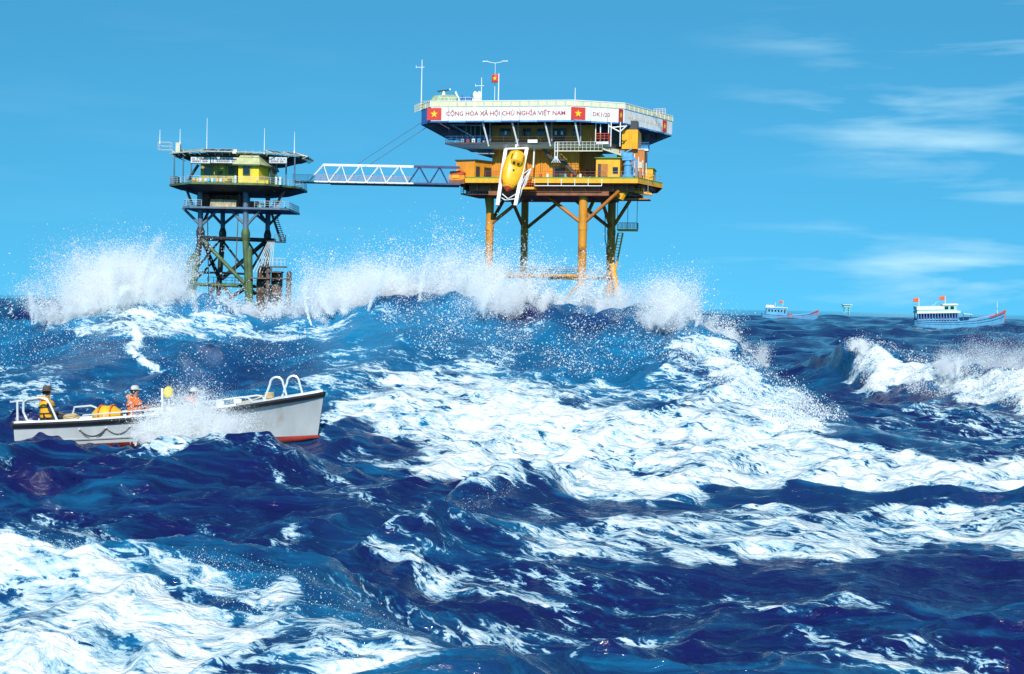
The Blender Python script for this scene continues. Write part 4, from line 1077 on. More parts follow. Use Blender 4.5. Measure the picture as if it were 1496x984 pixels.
for s_ in (-1, 1):
    MB().tube((0, 0, zt), (s_*2.3, 0, zt+0.42), 0.06, 6).build('arm', M_white, e)
    MB().box(min(s_*1.3, s_*2.4), max(s_*1.3, s_*2.4), -0.12, 0.12, zt+0.30, zt+0.42).build('lamp_head', M_white, e)
# flagpole with the red flag
p = FY.l(728, 150, -7.2); p.z = 40.3
fp = empty('flagpole', FYW(p), RZ); tag(fp, 'white flagpole flying a red flag with yellow star', 'flagpole')
zt = FY.l(728, 107, -7.2).z - 40.3
MB().tube((0, 0, 0), (0, 0, zt), 0.13, 8, 0.09).build('pole', M_white, fp)
def cloth_flag(parent, x0, x1, z0, z1, material, star_mat, wave=0.12, sgn=-1, smat=None):
    nx, nz_ = 12, 6; b = MB(); v = []; f = []
    for j in range(nz_+1):
        for i in range(nx+1):
            u = i/nx; v.append((x0+(x1-x0)*u, wave*math.sin(u*7+j*0.25)*u, z0+(z1-z0)*j/nz_ - 0.06*u))
    for j in range(nz_):
        for i in range(nx): a_ = j*(nx+1)+i; f.append((a_, a_+1, a_+nx+2, a_+nx+1))
    o = b.raw(v, f).build('flag', material, parent, True)
    so = o.modifiers.new('cloth', 'SOLIDIFY'); so.thickness = 0.02
    if star_mat:
        for s_ in (-1, 1):
            star(MB(), ((x0+x1)/2, s_*0.11 - 0.02 + 0.05*0, (z0+z1)/2), (s_*-1 if False else 1, 0, 0), (0, 0, 1), (0, s_, 0), abs(z1-z0)*0.3).build('flag_star', star_mat, o)
    return o
cloth_flag(fp, -0.1, -1.35, zt-1.65, zt-0.15, M_red, M_star)
# radar on its white hut, tarpaulin, blue winch, domes
p = FY.l(648, 150, -6.0); p.z = 40.3
rd = empty('radar', FYW(p), RZ); tag(rd, 'black radar bar turning on a white pedestal above green tarpaulin', 'radar')
MB().box(-1.0, 1.3, -0.8, 0.8, 0, 1.5).build('hut', M_white, rd)
MB().prism([(-0.8, -0.5), (0.9, -0.5), (0.9, 0.5), (-0.8, 0.5)], 1.5, 2.1, [(-1.0, -0.7), (1.2, -0.7), (1.2, 0.7), (-1.0, 0.7)]).build('hut_top', M_white, rd)
MB().lathe([(0.4, 0), (0.25, 0.5), (0.2, 0.75)], 12, (0, 0, 2.1)).build('pedestal', M_white, rd, True)
MB().bar((-1.1, 0, 2.85), (1.1, -0.2, 3.02), 0.16, 0.2).build('scanner', M_dark, rd)
MB().lathe([(0.14, 0), (0.18, 0.15), (0.05, 0.3)], 10, (1.15, -0.2, 2.95)).build('lamp', M_white, rd, True)
p = FY.l(650, 150, -8.2); p.z = 40.3
tp = empty('covered_stack', FYW(p), RZ); tag(tp, 'stack of stores under pale green tarpaulin in front of the radar', 'stack')
loft(MB(), [(-0.9, 2.2, 0, 1.2, 0.45), (0, 2.3, 0, 1.55, 0.45), (0.9, 2.2, 0, 1.3, 0.45)], 18).build('tarpaulin', M_tarp, tp, True)
MB().path([(-2.2, -0.95, 0.4), (0, -1.0, 0.45), (2.2, -0.95, 0.4)], 0.04, 5).build('lashing', M_beige, tp)
p = FY.l(682, 150, -7.4); p.z = 40.3
wi = empty('winch', FYW(p), RZ); tag(wi, 'bright blue deck winch between the tarpaulin and the domes', 'winch')
MB().lathe([(0.7, -0.9), (0.7, -0.8), (0.4, -0.78), (0.4, 0.78), (0.7, 0.8), (0.7, 0.9)], 14, (0, 0, 0.9), (1, 0, 0)).build('drum', M_blue, wi, True)
MB().box(-1.1, 1.1, -0.6, 0.6, 0, 0.35).build('bed', M_lblue, wi)
MB().bar((-1.0, 0, 0.6), (-2.0, 0, 2.0), 0.25, 0.25).build('boom', M_white, wi)
p = FY.l(697, 150, -7.0); p.z = 40.3
dm = empty('satellite_domes', FYW(p), RZ); tag(dm, 'twin white satellite domes on one white box by a mast', 'satellite dome')
MB().box(-0.7, 0.7, -0.6, 0.6, 0, 1.15).build('box', M_white, dm)
for sx in (-0.36, 0.36): MB().lathe([(0.2, 0), (0.36, 0.12), (0.42, 0.4), (0.36, 0.68), (0.18, 0.82), (0.02, 0.86)], 12, (sx, 0, 1.15)).build('dome', M_white, dm, True)
for o_, kz in ((tp, 1.75), (wi, 1.7), (dm, 1.75), (rd, 1.3)): o_.scale = (1.1, 1.0, kz)
# fenced corner
b = MB(); pts = [FY.l(606, 152, -4.0), FY.l(617, 152, -8.0), FY.l(640, 152, -9.8)]
for q_ in pts: q_.z = 40.35
railing(b, pts, 1.5, 0.045, 0.5, 3); b.build('corner_fence', M_cream, deck)
b = MB(); pts = [FY.l(640, 152, -9.8), FY.l(690, 152, -9.8)]
for q_ in pts: q_.z = 40.35
railing(b, pts, 1.9, 0.035, 1.4, 2); b.build('corner_fence', M_white, deck)
pts = [FY.l(955, 172, 3), FY.l(972, 172, 3)]
b = MB()
for q_ in pts: q_.z = 40.6
railing(b, pts, 1.1, 0.05, 0.6, 3); b.build('corner_fence', M_pale_ink, deck)
# ---------------------------------------------------------------- the older platform with dark legs
N_leg = mat('paint_blue_grey', (0.10, 0.165, 0.235), 0.5, var=0.15, scale=0.8, rust=0.15, streak=0.6)
N_joint = mat('weathered_black', (0.028, 0.032, 0.036), 0.55, var=0.3, scale=1.2, rust=0.2)
N_green = mat('weathered_green', (0.085, 0.145, 0.05), 0.6, var=0.25, scale=0.9, rust=0.3, streak=0.5)
N_yel = mat('wall_lemon', (0.82, 0.58, 0.015), 0.55, var=0.1, scale=0.7, streak=0.6)
N_deck = mat('deck_dark_green', (0.03, 0.055, 0.04), 0.6, var=0.25, scale=0.8)
N_skirt = mat('roof_cream_green', (0.50, 0.50, 0.26), 0.65, var=0.15, scale=0.8)
N_yel_shade = mat('wall_lemon_shade', (0.46, 0.36, 0.04), 0.6, var=0.2, scale=0.8, rust=0.25, streak=0.6)  # lemon paint darkened with the shade under the roof
N_solar = mat('solar_cells', (0.012, 0.018, 0.05), 0.15, var=0.2, scale=4)
N_maroon = mat('paint_maroon', (0.30, 0.08, 0.06), 0.6, var=0.2, scale=0.9, rust=0.2)
N_tarp = mat('tarpaulin_tan', (0.46, 0.38, 0.24), 0.8, var=0.2, scale=1.6)
N_rust = mat('rusty_steel', (0.15, 0.10, 0.075), 0.75, var=0.3, scale=1.0, rust=0.5, streak=0.4)
N_sign = mat('sign_board', (0.55, 0.62, 0.64), 0.55, var=0.15, scale=1.0, rust=0.1)
N_print = mat('sign_print', (0.22, 0.10, 0.12), 0.55, var=0.2)
N_barrel = mat('barrel_yellow', (0.62, 0.36, 0.02), 0.5, rust=0.2)
N_teal = mat('barrel_teal', (0.05, 0.34, 0.36), 0.5)
F2 = Frame((-50.8, 252, 0), 0.0)
old = empty('offshore_platform', (-50.8, 252, 0))
tag(old, 'older platform with dark green and blue-grey legs and a lemon yellow house', 'oil platform', 'platforms standing in the sea')
def L2(px, py, yl): return F2.l(px, py, yl)
# legs: upright blue-grey tops, a cone joint, battered dark piles
legs2 = [((293, 280), (293, 331), (284, 400), (274, 470), -4.5, N_joint, 0.60), ((325.5, 280), (325.5, 333), (321, 400), (317, 470), 4.0, N_joint, 0.54),
         ((359, 280), (359, 333), (361.5, 400), (364, 470), -6.0, N_green, 0.62), ((391.5, 280), (391, 336), (390, 400), (392, 470), 2.5, N_joint, 0.54)]
for i, (a_, j_, m_, f_, yl, mt, rr) in enumerate(legs2):
    p0, p1, p2, p3 = L2(*a_, yl), L2(*j_, yl), L2(*m_, yl), L2(*f_, yl)
    lg = MB().tube(p0, p1, rr*0.82, 16).build('leg', N_leg, old, True)
    MB().lathe([(rr*0.84, 0.0), (rr*1.3, -0.8), (rr*1.3, -1.3), (rr*0.95, -2.3)], 16, p1).build('leg_joint', N_joint if i != 2 else N_green, old, True)
    b = MB(); b.tube(p1 + Vector((0, 0, -2.2)), p2, rr*0.95, 16); b.tube(p2, p3, rr*0.95, 16); b.build('pile', mt, old, True)
    if mt is N_joint and i == 0: MB().tube(L2(288, 372, yl), p3 + Vector((0.3, -0.2, 0)), rr*1.02, 14).build('pile_sleeve', N_green, old, True)
    if i == 2: MB().tube(L2(364, 362, yl-0.2), L2(366, 470, yl-0.2), rr*0.9, 14).build('pile_sleeve', N_green, old, True)
MB().path([L2(288, 371, -4.8), L2(281, 374, -4.9), L2(276, 382, -5), L2(269, 445, -5)], 0.42, 10).build('bent_pipe', N_green, old, True)
def br2(p, q, r, m=N_leg, ya=-4.5, yb=None, name='brace'):
    return MB().tube(L2(p[0], p[1], ya), L2(q[0], q[1], ya if yb is None else yb), r, 10).build(name, m, old, True)
for p, q, ya, yb in (((267, 303), (291, 327), -4.5, -4.5), ((295, 328), (322, 303), -4.5, -4.5), ((302, 303), (324, 327), 4, 4), ((327, 327), (355, 303), 4, -1), ((333, 303), (357, 327), -5, -6), ((361, 328), (386, 301), -6, -6),
                     ((362, 303), (390, 326), 0, 2.5), ((374, 303), (391, 327), 3, 2.5), ((393, 328), (418, 303), 2.5, 2.5), ((394, 303), (393, 326), 6, 2.5), ((307, 303), (296, 327), 2, -4.5)):
    br2(p, q, 0.26, N_leg, ya, yb)
br2((294, 347), (402, 351), 0.40, N_joint, -4.5, 2.0); br2((294, 349), (326, 349), 0.36, N_joint, -4.5, 4); br2((296, 350), (357, 414), 0.36, N_green, -4.5, -6); br2((296, 351), (321, 408), 0.36, N_joint, -4.5, 4)
br2((391, 350), (324, 407), 0.40, N_joint, 2.5, 4); br2((284, 415), (398, 419), 0.32, N_green, -5, -2); br2((318, 412), (300, 438), 0.34, N_rust, 4, -2); br2((320, 412), (340, 434), 0.34, N_rust, 4, 0); br2((357, 422), (318, 446), 0.34, N_rust, -6, 2); br2((366, 422), (395, 450), 0.34, N_rust, -6, 2)
for p, q, ya, yb in (((285, 395), (320, 352), -4.5, 4), ((326, 352), (361, 398), 4, -6), ((362, 352), (390, 396), -6, 2.5), ((283, 412), (318, 375), -4.5, 4), ((365, 398), (391, 352), -6, 2.5), ((322, 398), (362, 400), 4, -6), ((284, 398), (321, 398), -4.5, 4)):
    br2(p, q, 0.2, N_joint, ya, yb)
b = MB(); railing(b, [L2(303, 417, 3), L2(402, 419, 3)], 1.6, 0.05, 1.2, 3); b.build('lower_railing', N_joint, old)
for px, a_, c_, m in ((303, 303, 430, N_joint), (350, 275, 415, N_rust)): br2((px, a_), (px + (2 if px == 303 else -7), c_), 0.09, m, -5.5, -5.5, 'hanging_pipe')
# boat landing on the right: fender tubes and gratings
for px, a_, c_, r in ((380, 395, 462, 0.78), (403.5, 378, 468, 0.92), (398, 384, 468, 0.5), (420, 398, 468, 0.46), (390, 392, 462, 0.4)):
    MB().lathe([(r*0.9, 0), (r, 0.4), (r, 4.2), (r*1.15, 4.4), (r*1.15, 4.8), (r, 5.0), (r*0.96, 8.6), (r*0.6, 8.9)], 12, L2(px, c_, -6.5 + (px % 3)), (0.02, 0, 1)).build('fender_tube', N_rust, old, True)
for py, pa, pb in ((388, 380, 417), (405, 366, 424), (396, 392, 412)):
    p, q = L2(pa, py, -6.5), L2(pb, py, -6.5); MB().box(p.x, q.x, -7.2, -4.5, p.z-0.22, p.z+0.0).build('landing_grating', N_rust, old)
b = MB()
for i in range(7): b.tube(L2(392+i*1.5, 352, -2), L2(370+i*4.4, 398, -6.2), 0.075, 5)
railing(b, [L2(382, 387, -6.6), L2(416, 388, -6.6)], 1.3, 0.06, 0.7, 2)
b.build('landing_ladder', N_sign, old)
# stair on the right flank
s0, s1 = L2(394, 305, -1), L2(410, 352, -1)
b = MB()
for dy in (0, 1.0): b.bar(s0+Vector((0, dy, 0)), s1+Vector((0, dy, 0)), 0.1, 0.28)
for dz in (1.2,): b.tube(s0+Vector((0.8, 0, dz*0)), s1+Vector((0.8, 0, 0)), 0.05, 5)
b.build('stairway', N_joint, old)
me_ = MB().box(-0.2, 0.9, 0.05, 0.95, -0.04, 0.04).mesh('tread', N_joint)
for i in range(16): place(me_, 'tread', old, s0.lerp(s1, (i+0.5)/16))
p, q = L2(390, 352, -1.5), L2(415, 352, -1.5); MB().box(p.x, q.x, -2.2, 0.5, p.z-0.15, p.z).build('stair_landing', N_joint, old)
b = MB(); railing(b, [(p.x+1.5, -2.1, p.z), (q.x, -2.1, p.z), (q.x, 0.4, p.z)], 1.2, 0.045, 0.8); b.build('stair_railing', N_leg, old)
# lower deck
z_lo = L2(342, 302, -7).z
a_, c_ = L2(265, 302, -7).x, L2(421, 302, -7).x
MB().prism([(a_, -6), (a_+1.5, -7.2), (c_-1.5, -7.2), (c_, -6), (c_, 6.5), (a_, 6.5)], z_lo-0.35, z_lo).build('lower_deck', N_leg, old)
b = MB(); railing(b, [(a_+3.6, -7.1, z_lo), (a_+1.4, -7.1, z_lo), (a_+0.1, -5.8, z_lo), (a_+0.1, 6, z_lo)], 1.15, 0.04, 0.9); b.build('lower_deck_railing', N_sign, old); b = MB(); railing(b, [(c_-6, -7.1, z_lo), (c_-1.5, -7.1, z_lo), (c_-0.1, -5.8, z_lo), (c_-0.1, 6, z_lo)], 1.15, 0.04, 0.9); b.build('lower_deck_railing', N_sign, old)
for pa, pb, yl, zt in ((288, 306, 0, 3.0), (307, 333, 1.0, 2.9), (334, 358, 1.0, 2.9)):
    xa_, xb_ = L2(pa, 290, yl).x, L2(pb, 290, yl).x
    b = MB(); ribbed(b, xa_, xb_, yl, z_lo, z_lo+zt, 0.12, 0.4); b.box(xa_, xb_, yl+0.14, yl+5, z_lo, z_lo+zt); b.build('store_container', N_maroon, old)
for pa, pb, hh in ((308, 326, 1.35), (327, 345, 1.3)):
    xa_, xb_ = L2(pa, 295, -6.2).x, L2(pb, 295, -6.2).x
    b = MB(); b.prism([(xa_, -6.4), (xb_, -6.4), (xb_, -4.9), (xa_, -4.9)], z_lo, z_lo+hh, [(xa_-0.08, -6.6), (xb_+0.08, -6.6), (xb_, -4.8), (xa_, -4.8)])
    for k in range(4): xx = xa_+(xb_-xa_)*(k+0.5)/4; b.box(xx-0.03, xx+0.03, -6.62, -6.35, z_lo, z_lo+hh+0.03)
    b.build('covered_crate', N_tarp, old)
b = MB(); p = L2(395, 298, -5); 
for k in range(5): b.tube((p.x+k*0.45, -5, z_lo), (p.x+0.9-(k % 2)*0.3, -4.7, z_lo+1.5), 0.07, 5)
b.tube((p.x-0.3, -5, z_lo+1.3), (p.x+2.4, -5, z_lo+1.3), 0.07, 5); b.bar(L2(394, 272, -6.5), L2(402, 280, -6.2), 0.12, 0.12); b.bar(L2(406, 297, -5), L2(416, 279, -5), 0.14, 0.14)
b.build('orange_rack', mat('rack_orange', (0.70, 0.10, 0.02), 0.5, rust=0.2), old)
MB().box(L2(362, 298, -6).x, L2(374, 298, -6).x, -4, -2, z_lo, z_lo+1.3).build('generator', N_maroon, old)
for px in (378, 381, 384):
    MB().lathe([(0.28, 0), (0.3, 0.1), (0.3, 0.8), (0.26, 0.9)], 10, (L2(px, 298, -6).x, -5.8, z_lo)).build('barrel', N_teal if px != 381 else N_sign, old, True)
# stairs between the decks
for top, bot in (((285, 246), (272, 0)),): pass
for (pa, ya_), (pb, yb_), yl in (((270, 272), (280, 298), -5.5), ((404, 298), (414, 276), -4.5), ((289, 240), (273, 264), -6.2), ((394, 242), (406, 262), -5.5)):
    b = MB()
    for dy in (0, 0.9): b.bar(L2(pa, ya_, yl)+Vector((0, dy, 0)), L2(pb, yb_, yl)+Vector((0, dy, 0)), 0.08, 0.28)
    n = 9; s_, e_ = L2(pa, ya_, yl), L2(pb, yb_, yl)
    for i in range(n): c = s_.lerp(e_, (i+0.5)/n); b.box(c.x-0.14, c.x+0.14, c.y+0.05, c.y+0.85, c.z-0.03, c.z+0.03)
    b.build('stair_flight', N_joint, old)
# main deck: an octagon
z_d = L2(345, 267.5, -9.5).z
xa_, xb_ = L2(248.5, 268, -4).x, L2(438.5, 272, -4).x; hw = (xb_-xa_)/2; xc = (xa_+xb_)/2
octo = [(xc-hw*0.55, -10.2), (xc+hw*0.55, -10.2), (xc+hw, -4.4), (xc+hw, 4.4), (xc+hw*0.55, 10), (xc-hw*0.55, 10), (xc-hw, 4.4), (xc-hw, -4.4)]
ins = lambda P, k: [(xc + (p_[0]-xc)*k, p_[1]*k) for p_ in P]
MB().prism(octo, z_d-0.35, z_d).build('main_deck', N_deck, old)
MB().prism(ins(octo, 0.97), z_d-1.3, z_d-0.36, ins(octo, 0.72)).build('main_deck_girders', N_joint, old)
for p_, q_ in zip(octo, octo[1:]+octo[:1]): MB().bar((p_[0], p_[1], z_d-0.12), (q_[0], q_[1], z_d-0.12), 0.12, 0.34).build('deck_edge', N_green, old)
b = MB(); railing(b, [(p_[0]*0.995+xc*0.005, p_[1]*0.99, z_d) for p_ in octo], 1.15, 0.035, 1.4, 3, True); b.build('main_deck_railing', N_sign, old)
# drums and stores by the rail
r_ = random.Random(21)
for i, px in enumerate((283, 288, 292, 300, 305, 309, 313, 317, 322, 330, 336)):
    xx = L2(px, 264, -9).x; m = [N_barrel, N_barrel, N_sign, N_sign, N_teal, N_sign, N_teal, N_barrel, N_sign, N_barrel, N_green][i]
    MB().lathe([(0.27, 0), (0.3, 0.05), (0.3, 0.4), (0.32, 0.42), (0.3, 0.45), (0.3, 0.85), (0.27, 0.9)], 10, (xx, -8.6 + r_.uniform(-0.3, 0.3), z_d)).build('barrel', m, old, True)
xx = L2(344, 262, -9.2).x; MB().lathe([(0.24, 0), (0.24, 1.2), (0.15, 1.4)], 10, (xx, -9.2, z_d)).build('gas_bottle', N_sign, old, True)
MB().box(L2(249, 264, -4).x, L2(260, 264, -4).x, -4.4, -2.8, z_d, z_d+1.5).build('locker', N_leg, old)
MB().box(L2(374, 264, -9.6).x, L2(392, 264, -9.6).x, -9.7, -8.2, z_d, z_d+0.62).build('yellow_bench', N_yel, old)
for px in (402, 408): MB().box(L2(px, 264, -8).x, L2(px+3.5, 264, -8).x, -8.3, -7.5, z_d, z_d+1.4).build('rack', N_sign, old)
# house
def wall_box(pa, pb, yl, yb, zt, m, name): 
    xa2, xb2 = L2(pa, 255, yl).x, L2(pb, 255, yl).x; return MB().box(xa2, xb2, yl, yb, z_d, zt).build(name, m, old), xa2, xb2
z_r = L2(345, 238.5, -6).z
hs, xa2, xb2 = wall_box(293, 346, -5.2, 6, z_r+0.6, N_yel_shade, 'house_wall')
for px in (306, 318, 330): MB().box(L2(px, 250, -5.3).x-0.05, L2(px, 250, -5.3).x+0.05, -5.26, -5.2, z_d, z_r).build('wall_batten', N_green, hs)
def opening(pa, pb, y0_, y1_, yl, m, parent, name='window'):
    p, q = L2(pa, y0_, yl), L2(pb, y1_, yl)
    w = MB().box(p.x, q.x, yl, yl+0.08, q.z, p.z).build(name, m, parent)
    f = MB()
    for u in ((p.x-0.09, p.x, q.z-0.09, p.z+0.09), (q.x, q.x+0.09, q.z-0.09, p.z+0.09), (p.x, q.x, p.z, p.z+0.09), (p.x, q.x, q.z-0.09, q.z)): f.box(u[0], u[1], yl-0.05, yl+0.08, u[2], u[3])
    f.build('window_frame', N_green, parent); return w
opening(299, 309, 243.5, 254, -5.29, M_glass, hs); opening(334, 342, 243, 254, -5.29, M_dark, hs, 'doorway'); opening(320, 324, 250, 254, -5.29, M_dark, hs, 'vent')
ft, xa2, xb2 = wall_box(348, 378, -8.8, 2, z_r, N_yel, 'house_wing')
xe2 = L2(392.5, 255, -5.5).x
MB().prism([(xb2, -8.8), (xe2, -5.4), (xe2, 2), (xb2, 2)], z_d, z_r-0.01).build('house_wing_side', N_yel, old)
opening(355.5, 364.5, 242.5, 255, -8.89, M_glass, ft)
# sloping cream roof skirt with green edge
zt2, zb2 = L2(350, 227, -7).z, L2(350, 240.5, -9).z
b = MB(); lo_ = [(xa2-0.9, -9.5), (xb2+0.3, -9.5), (xe2+0.5, -5.7), (xe2+0.5, 2.5), (xa2-0.9, 2.5)]; hi_ = [(xa2+0.2, -7.9), (xb2-0.2, -7.9), (xe2-0.3, -4.7), (xe2-0.3, 2), (xa2+0.2, 2)]
b.prism(hi_, zb2+0.12, zt2, lo_); b.build('roof_skirt', N_skirt, old)
MB().prism(lo_, zb2-0.12, zb2+0.115).build('roof_edge', N_green, old)
# sign boards
for pa, pb, m in ((279, 307, N_sign), (308.5, 351, N_sign), (393.5, 419, N_sign)):
    p, q = L2(pa, 229, -7.6), L2(pb, 238.2, -7.6)
    s_ = MB().box(p.x, q.x, -7.7, -7.55, q.z, p.z).build('sign_board', m, old)
    b = MB(); r_ = random.Random(pa)
    for row in (0.66, 0.3):
        x_ = p.x+0.3
        while x_ < q.x-0.4:
            w_ = r_.uniform(0.12, 0.3)
            if x_+w_ < q.x-0.3: b.box(x_, x_+w_, -7.73, -7.702, q.z+(p.z-q.z)*row-0.13, q.z+(p.z-q.z)*row+0.13)
            x_ += w_+(0.35 if r_.random() < 0.2 else 0.08)
    b.build('worn_print', N_print, s_)['kind'] = 'stuff'
    b = MB(); b.box(p.x-0.05, q.x+0.05, -7.75, -7.5, q.z-0.15, q.z-0.002); b.build('sign_rail', N_joint, s_)
# upper roof deck with solar panels round its edge
z_t = L2(345, 227, -8).z
xa3, xb3 = L2(250, 228, -6).x, L2(440, 228, -6).x; hw3 = (xb3-xa3)/2; xc3 = (xa3+xb3)/2
oc3 = [(xc3-hw3*0.5, -8.3), (xc3+hw3*0.5, -8.3), (xc3+hw3*0.98, -3.8), (xc3+hw3*0.98, 3.8), (xc3+hw3*0.5, 8.3), (xc3-hw3*0.5, 8.3), (xc3-hw3*0.98, 3.8), (xc3-hw3*0.98, -3.8)]
MB().prism(oc3, z_t-0.1, z_t+0.35, [(xc3+(x_-xc3)*0.9, y_*0.9) for x_, y_ in oc3]).build('roof_deck', N_deck, old)
MB().prism([(xc3+(x_-xc3)*0.86, y_*0.86) for x_, y_ in oc3], z_t-1.0, z_t-0.11, [(xc3+(x_-xc3)*0.62, y_*0.62) for x_, y_ in oc3]).build('roof_girders', N_joint, old)
for px in (254.5, 267.5, 279.5, 394, 404, 418, 430.5):
    p = L2(px, 250, -5.5); MB().tube((p.x, p.y, z_d), (p.x, p.y, z_t+0.1), 0.13, 8).build('roof_post', N_leg, old)
# each tilted panel: dark cells in a white frame with two props, standing on the roof edge
pan = MB().box(-1.12, 1.12, 0, 2.5, 0.0, 0.07).mesh('solar_panel', N_solar)
fr = MB()
for u in ((-1.2, -1.1, -0.06, 2.56), (1.1, 1.2, -0.06, 2.56), (-1.1, 1.1, -0.06, 0.03), (-1.1, 1.1, 2.47, 2.56), (-0.03, 0.03, 0.03, 2.47)): fr.box(u[0], u[1], u[2], u[3], -0.08, 0.09)
frm = fr.mesh('panel_frame', M_beige)
for i in range(8):
    p_, q_ = Vector((*oc3[i], 0)), Vector((*oc3[(i+1) % 8], 0)); L = (q_-p_).length; n = max(2, int(L/2.5)); d_ = (q_-p_)/L
    if i in (3, 4, 5): continue
    ang = math.atan2(d_.y, d_.x)
    for k in range(n):
        if i == 0 and (k in (n-1, n-2)): continue
        c = p_ + d_*(L*(k+0.5)/n); nr_ = Vector((d_.y, -d_.x, 0))
        o = place(pan, 'solar_panel', old, c + nr_*1.0 + Vector((0, 0, z_t+0.55)), (math.radians(15), 0, ang))
        place(frm, 'panel_frame', o)
b = MB()
for i in range(8):
    p_, q_ = Vector((*oc3[i], z_t)), Vector((*oc3[(i+1) % 8], z_t)); L = (q_-p_).length; d_ = (q_-p_)/L; nr_ = Vector((d_.y, -d_.x, 0))
    if i in (3, 4, 5): continue
    n = max(2, int(L/1.25))
    for k in range(n+1):
        c = p_+d_*(L*k/n); b.tube(c + Vector((0, 0, 0.0)), c + nr_*1.05 + Vector((0, 0, 0.55)), 0.06, 5); b.tube(c - nr_*0.9 + Vector((0, 0, 0.3)), c - nr_*0.8 + Vector((0, 0, 1.1)), 0.05, 5)
    b.tube(p_ + nr_*1.0 + Vector((0, 0, 0.5)), q_ + nr_*1.0 + Vector((0, 0, 0.5)), 0.07, 5)
b.build('panel_struts', M_beige, old)
# gear on the roof
for pa, pb, zt_, m in ((303, 338, 1.0, N_solar), (339.5, 346, 1.35, M_white), (347, 366, 0.95, N_green)):
    MB().box(L2(pa, 220, -2).x, L2(pb, 220, -2).x, -2, 0.5, z_t+0.3, z_t+0.4+zt_).build('roof_unit', m, old)
b = MB(); c = L2(241, 219, -5); 
for dx in (-1.1, 1.1):
    for dy in (-0.6, 0.6): b.tube((c.x+dx, c.y+dy, c.z), (c.x+dx, c.y+dy, c.z+1.4), 0.035, 5)
for dz in (0.05, 0.7, 1.4):
    for dy in (-0.6, 0.6): b.tube((c.x-1.1, c.y+dy, c.z+dz), (c.x+1.1, c.y+dy, c.z+dz), 0.035, 5)
b.tube((c.x+1.1, c.y, c.z), (c.x+2.6, c.y, z_t+0.2), 0.08, 6); b.build('lookout_cage', M_beige, old)
MB().box(L2(257, 213, -5).x, L2(263.5, 213, -5).x, -5.2, -4.4, z_t+0.7, L2(260, 208, -5).z).build('meter_box', M_beige, old)
for px, top, bot, yl, lab in ((233.5, 189, 208, -5, 'thin white aerial on the white lookout cage'), (263, 188, 209, -5, 'short white aerial above the beige meter box'), (302, 172, 222, -7, 'tallest white mast over the dark solar panels'),
                              (386, 187, 224, -7.5, 'white mast just past the cream roof of the lemon house'), (430, 192, 222, -5, 'white mast at the bridge side of the dark solar panels')):
    p, t = L2(px, bot, yl), L2(px, top, yl)
    e = empty('antenna_mast', F2.o + p); tag(e, lab, 'mast', 'slender masts on the older platform')
    MB().tube((0, 0, 0), (0, 0, (t-p).z), 0.085, 8, 0.035).build('pole', M_white, e); MB().lathe([(0.16, -0.2), (0.16, 0.1), (0.1, 0.25)], 8).build('foot', M_white, e)

# ---------------------------------------------------------------- the footbridge between the platforms and its stays
FB = Frame((-30, 254, 0), 0.0)
brg = empty('footbridge', (-30, 254, 0)); tag(brg, 'white lattice truss footbridge joining the two platforms', 'bridge')
def LB_(px, py, yl): return FB.l(px, py, yl)
B0, B1, T0, T1 = LB_(428, 264.5, 0), LB_(661, 268, 0), LB_(471, 240, 0), LB_(664, 243, 0)
M_nav = mat('paint_navy', (0.04, 0.07, 0.19), 0.5, var=0.15, scale=1.0)
apex = [472, 498.5, 526, 553.5, 583, 612.5, 642]; foot = [451, 480.5, 507, 535, 564, 596, 627, 655]
def onb(px, z_hi, yl): p = LB_(px, 266, yl); return Vector((p.x, yl, z_hi))
zB, zT = (B0.z+B1.z)/2, (T0.z+T1.z)/2
split = 604
for yl in (0.0, 2.2):
    MB().bar(Vector((B0.x, yl, zB)), onb(split, zB, yl), 0.18, 0.2).build('bottom_chord', M_white, brg)
    MB().bar(onb(split, zB, yl), Vector((B1.x+1.5, yl, zB)), 0.22, 0.3).build('bottom_chord', M_nav, brg)
    MB().bar(onb(apex[0], zT, yl), onb(split, zT, yl), 0.18, 0.2).build('top_chord', M_white, brg)
    MB().bar(onb(split, zT, yl), Vector((T1.x+1, yl, zT)), 0.24, 0.28).build('top_chord', M_nav, brg)
    for i, a_ in enumerate(apex):
        m = M_white if a_ < split else M_nav
        MB().tube(onb(foot[i], zB, yl), onb(a_, zT, yl), 0.085, 8).build('diagonal', m, brg)
        MB().tube(onb(a_, zT, yl), onb(foot[i+1], zB, yl), 0.10, 8).build('diagonal', m, brg)
for a_ in apex: MB().tube(onb(a_, zT, 0), onb(a_, zT, 2.2), 0.09, 6).build('cross_tie', M_white if a_ < split else M_nav, brg)
for a_ in foot: MB().tube(onb(a_, zB, 0), onb(a_, zB, 2.2), 0.09, 6).build('cross_tie', M_white if a_ < split else M_nav, brg)
pA, pB = B0, B1
MB().box(B0.x, B1.x+1.2, 0.15, 2.05, zB-0.26, zB-0.16).build('walkway', M_nav, brg)
MB().bar((LB_(482, 269, 0).x, 1.1, zB-0.36), (B1.x+1.2, 1.1, zB-0.36), 1.4, 0.18).build('service_tray', M_dark, brg)
for yl, m in ((0.3, mat('rail_pink', (0.62, 0.30, 0.28), 0.5)), (1.9, mat('rail_pink', (0.62, 0.30, 0.28), 0.5))):
    b = MB(); railing(b, [onb(428, zB-0.1, yl), onb(600, zB-0.1, yl)], 1.35, 0.03, 2.6, 4); b.build('hand_rail', m, brg)
    b = MB(); railing(b, [onb(601, zB-0.1, yl), onb(660, zB-0.1, yl)], 1.35, 0.03, 2.0, 4); b.build('hand_rail', M_lblue, brg)
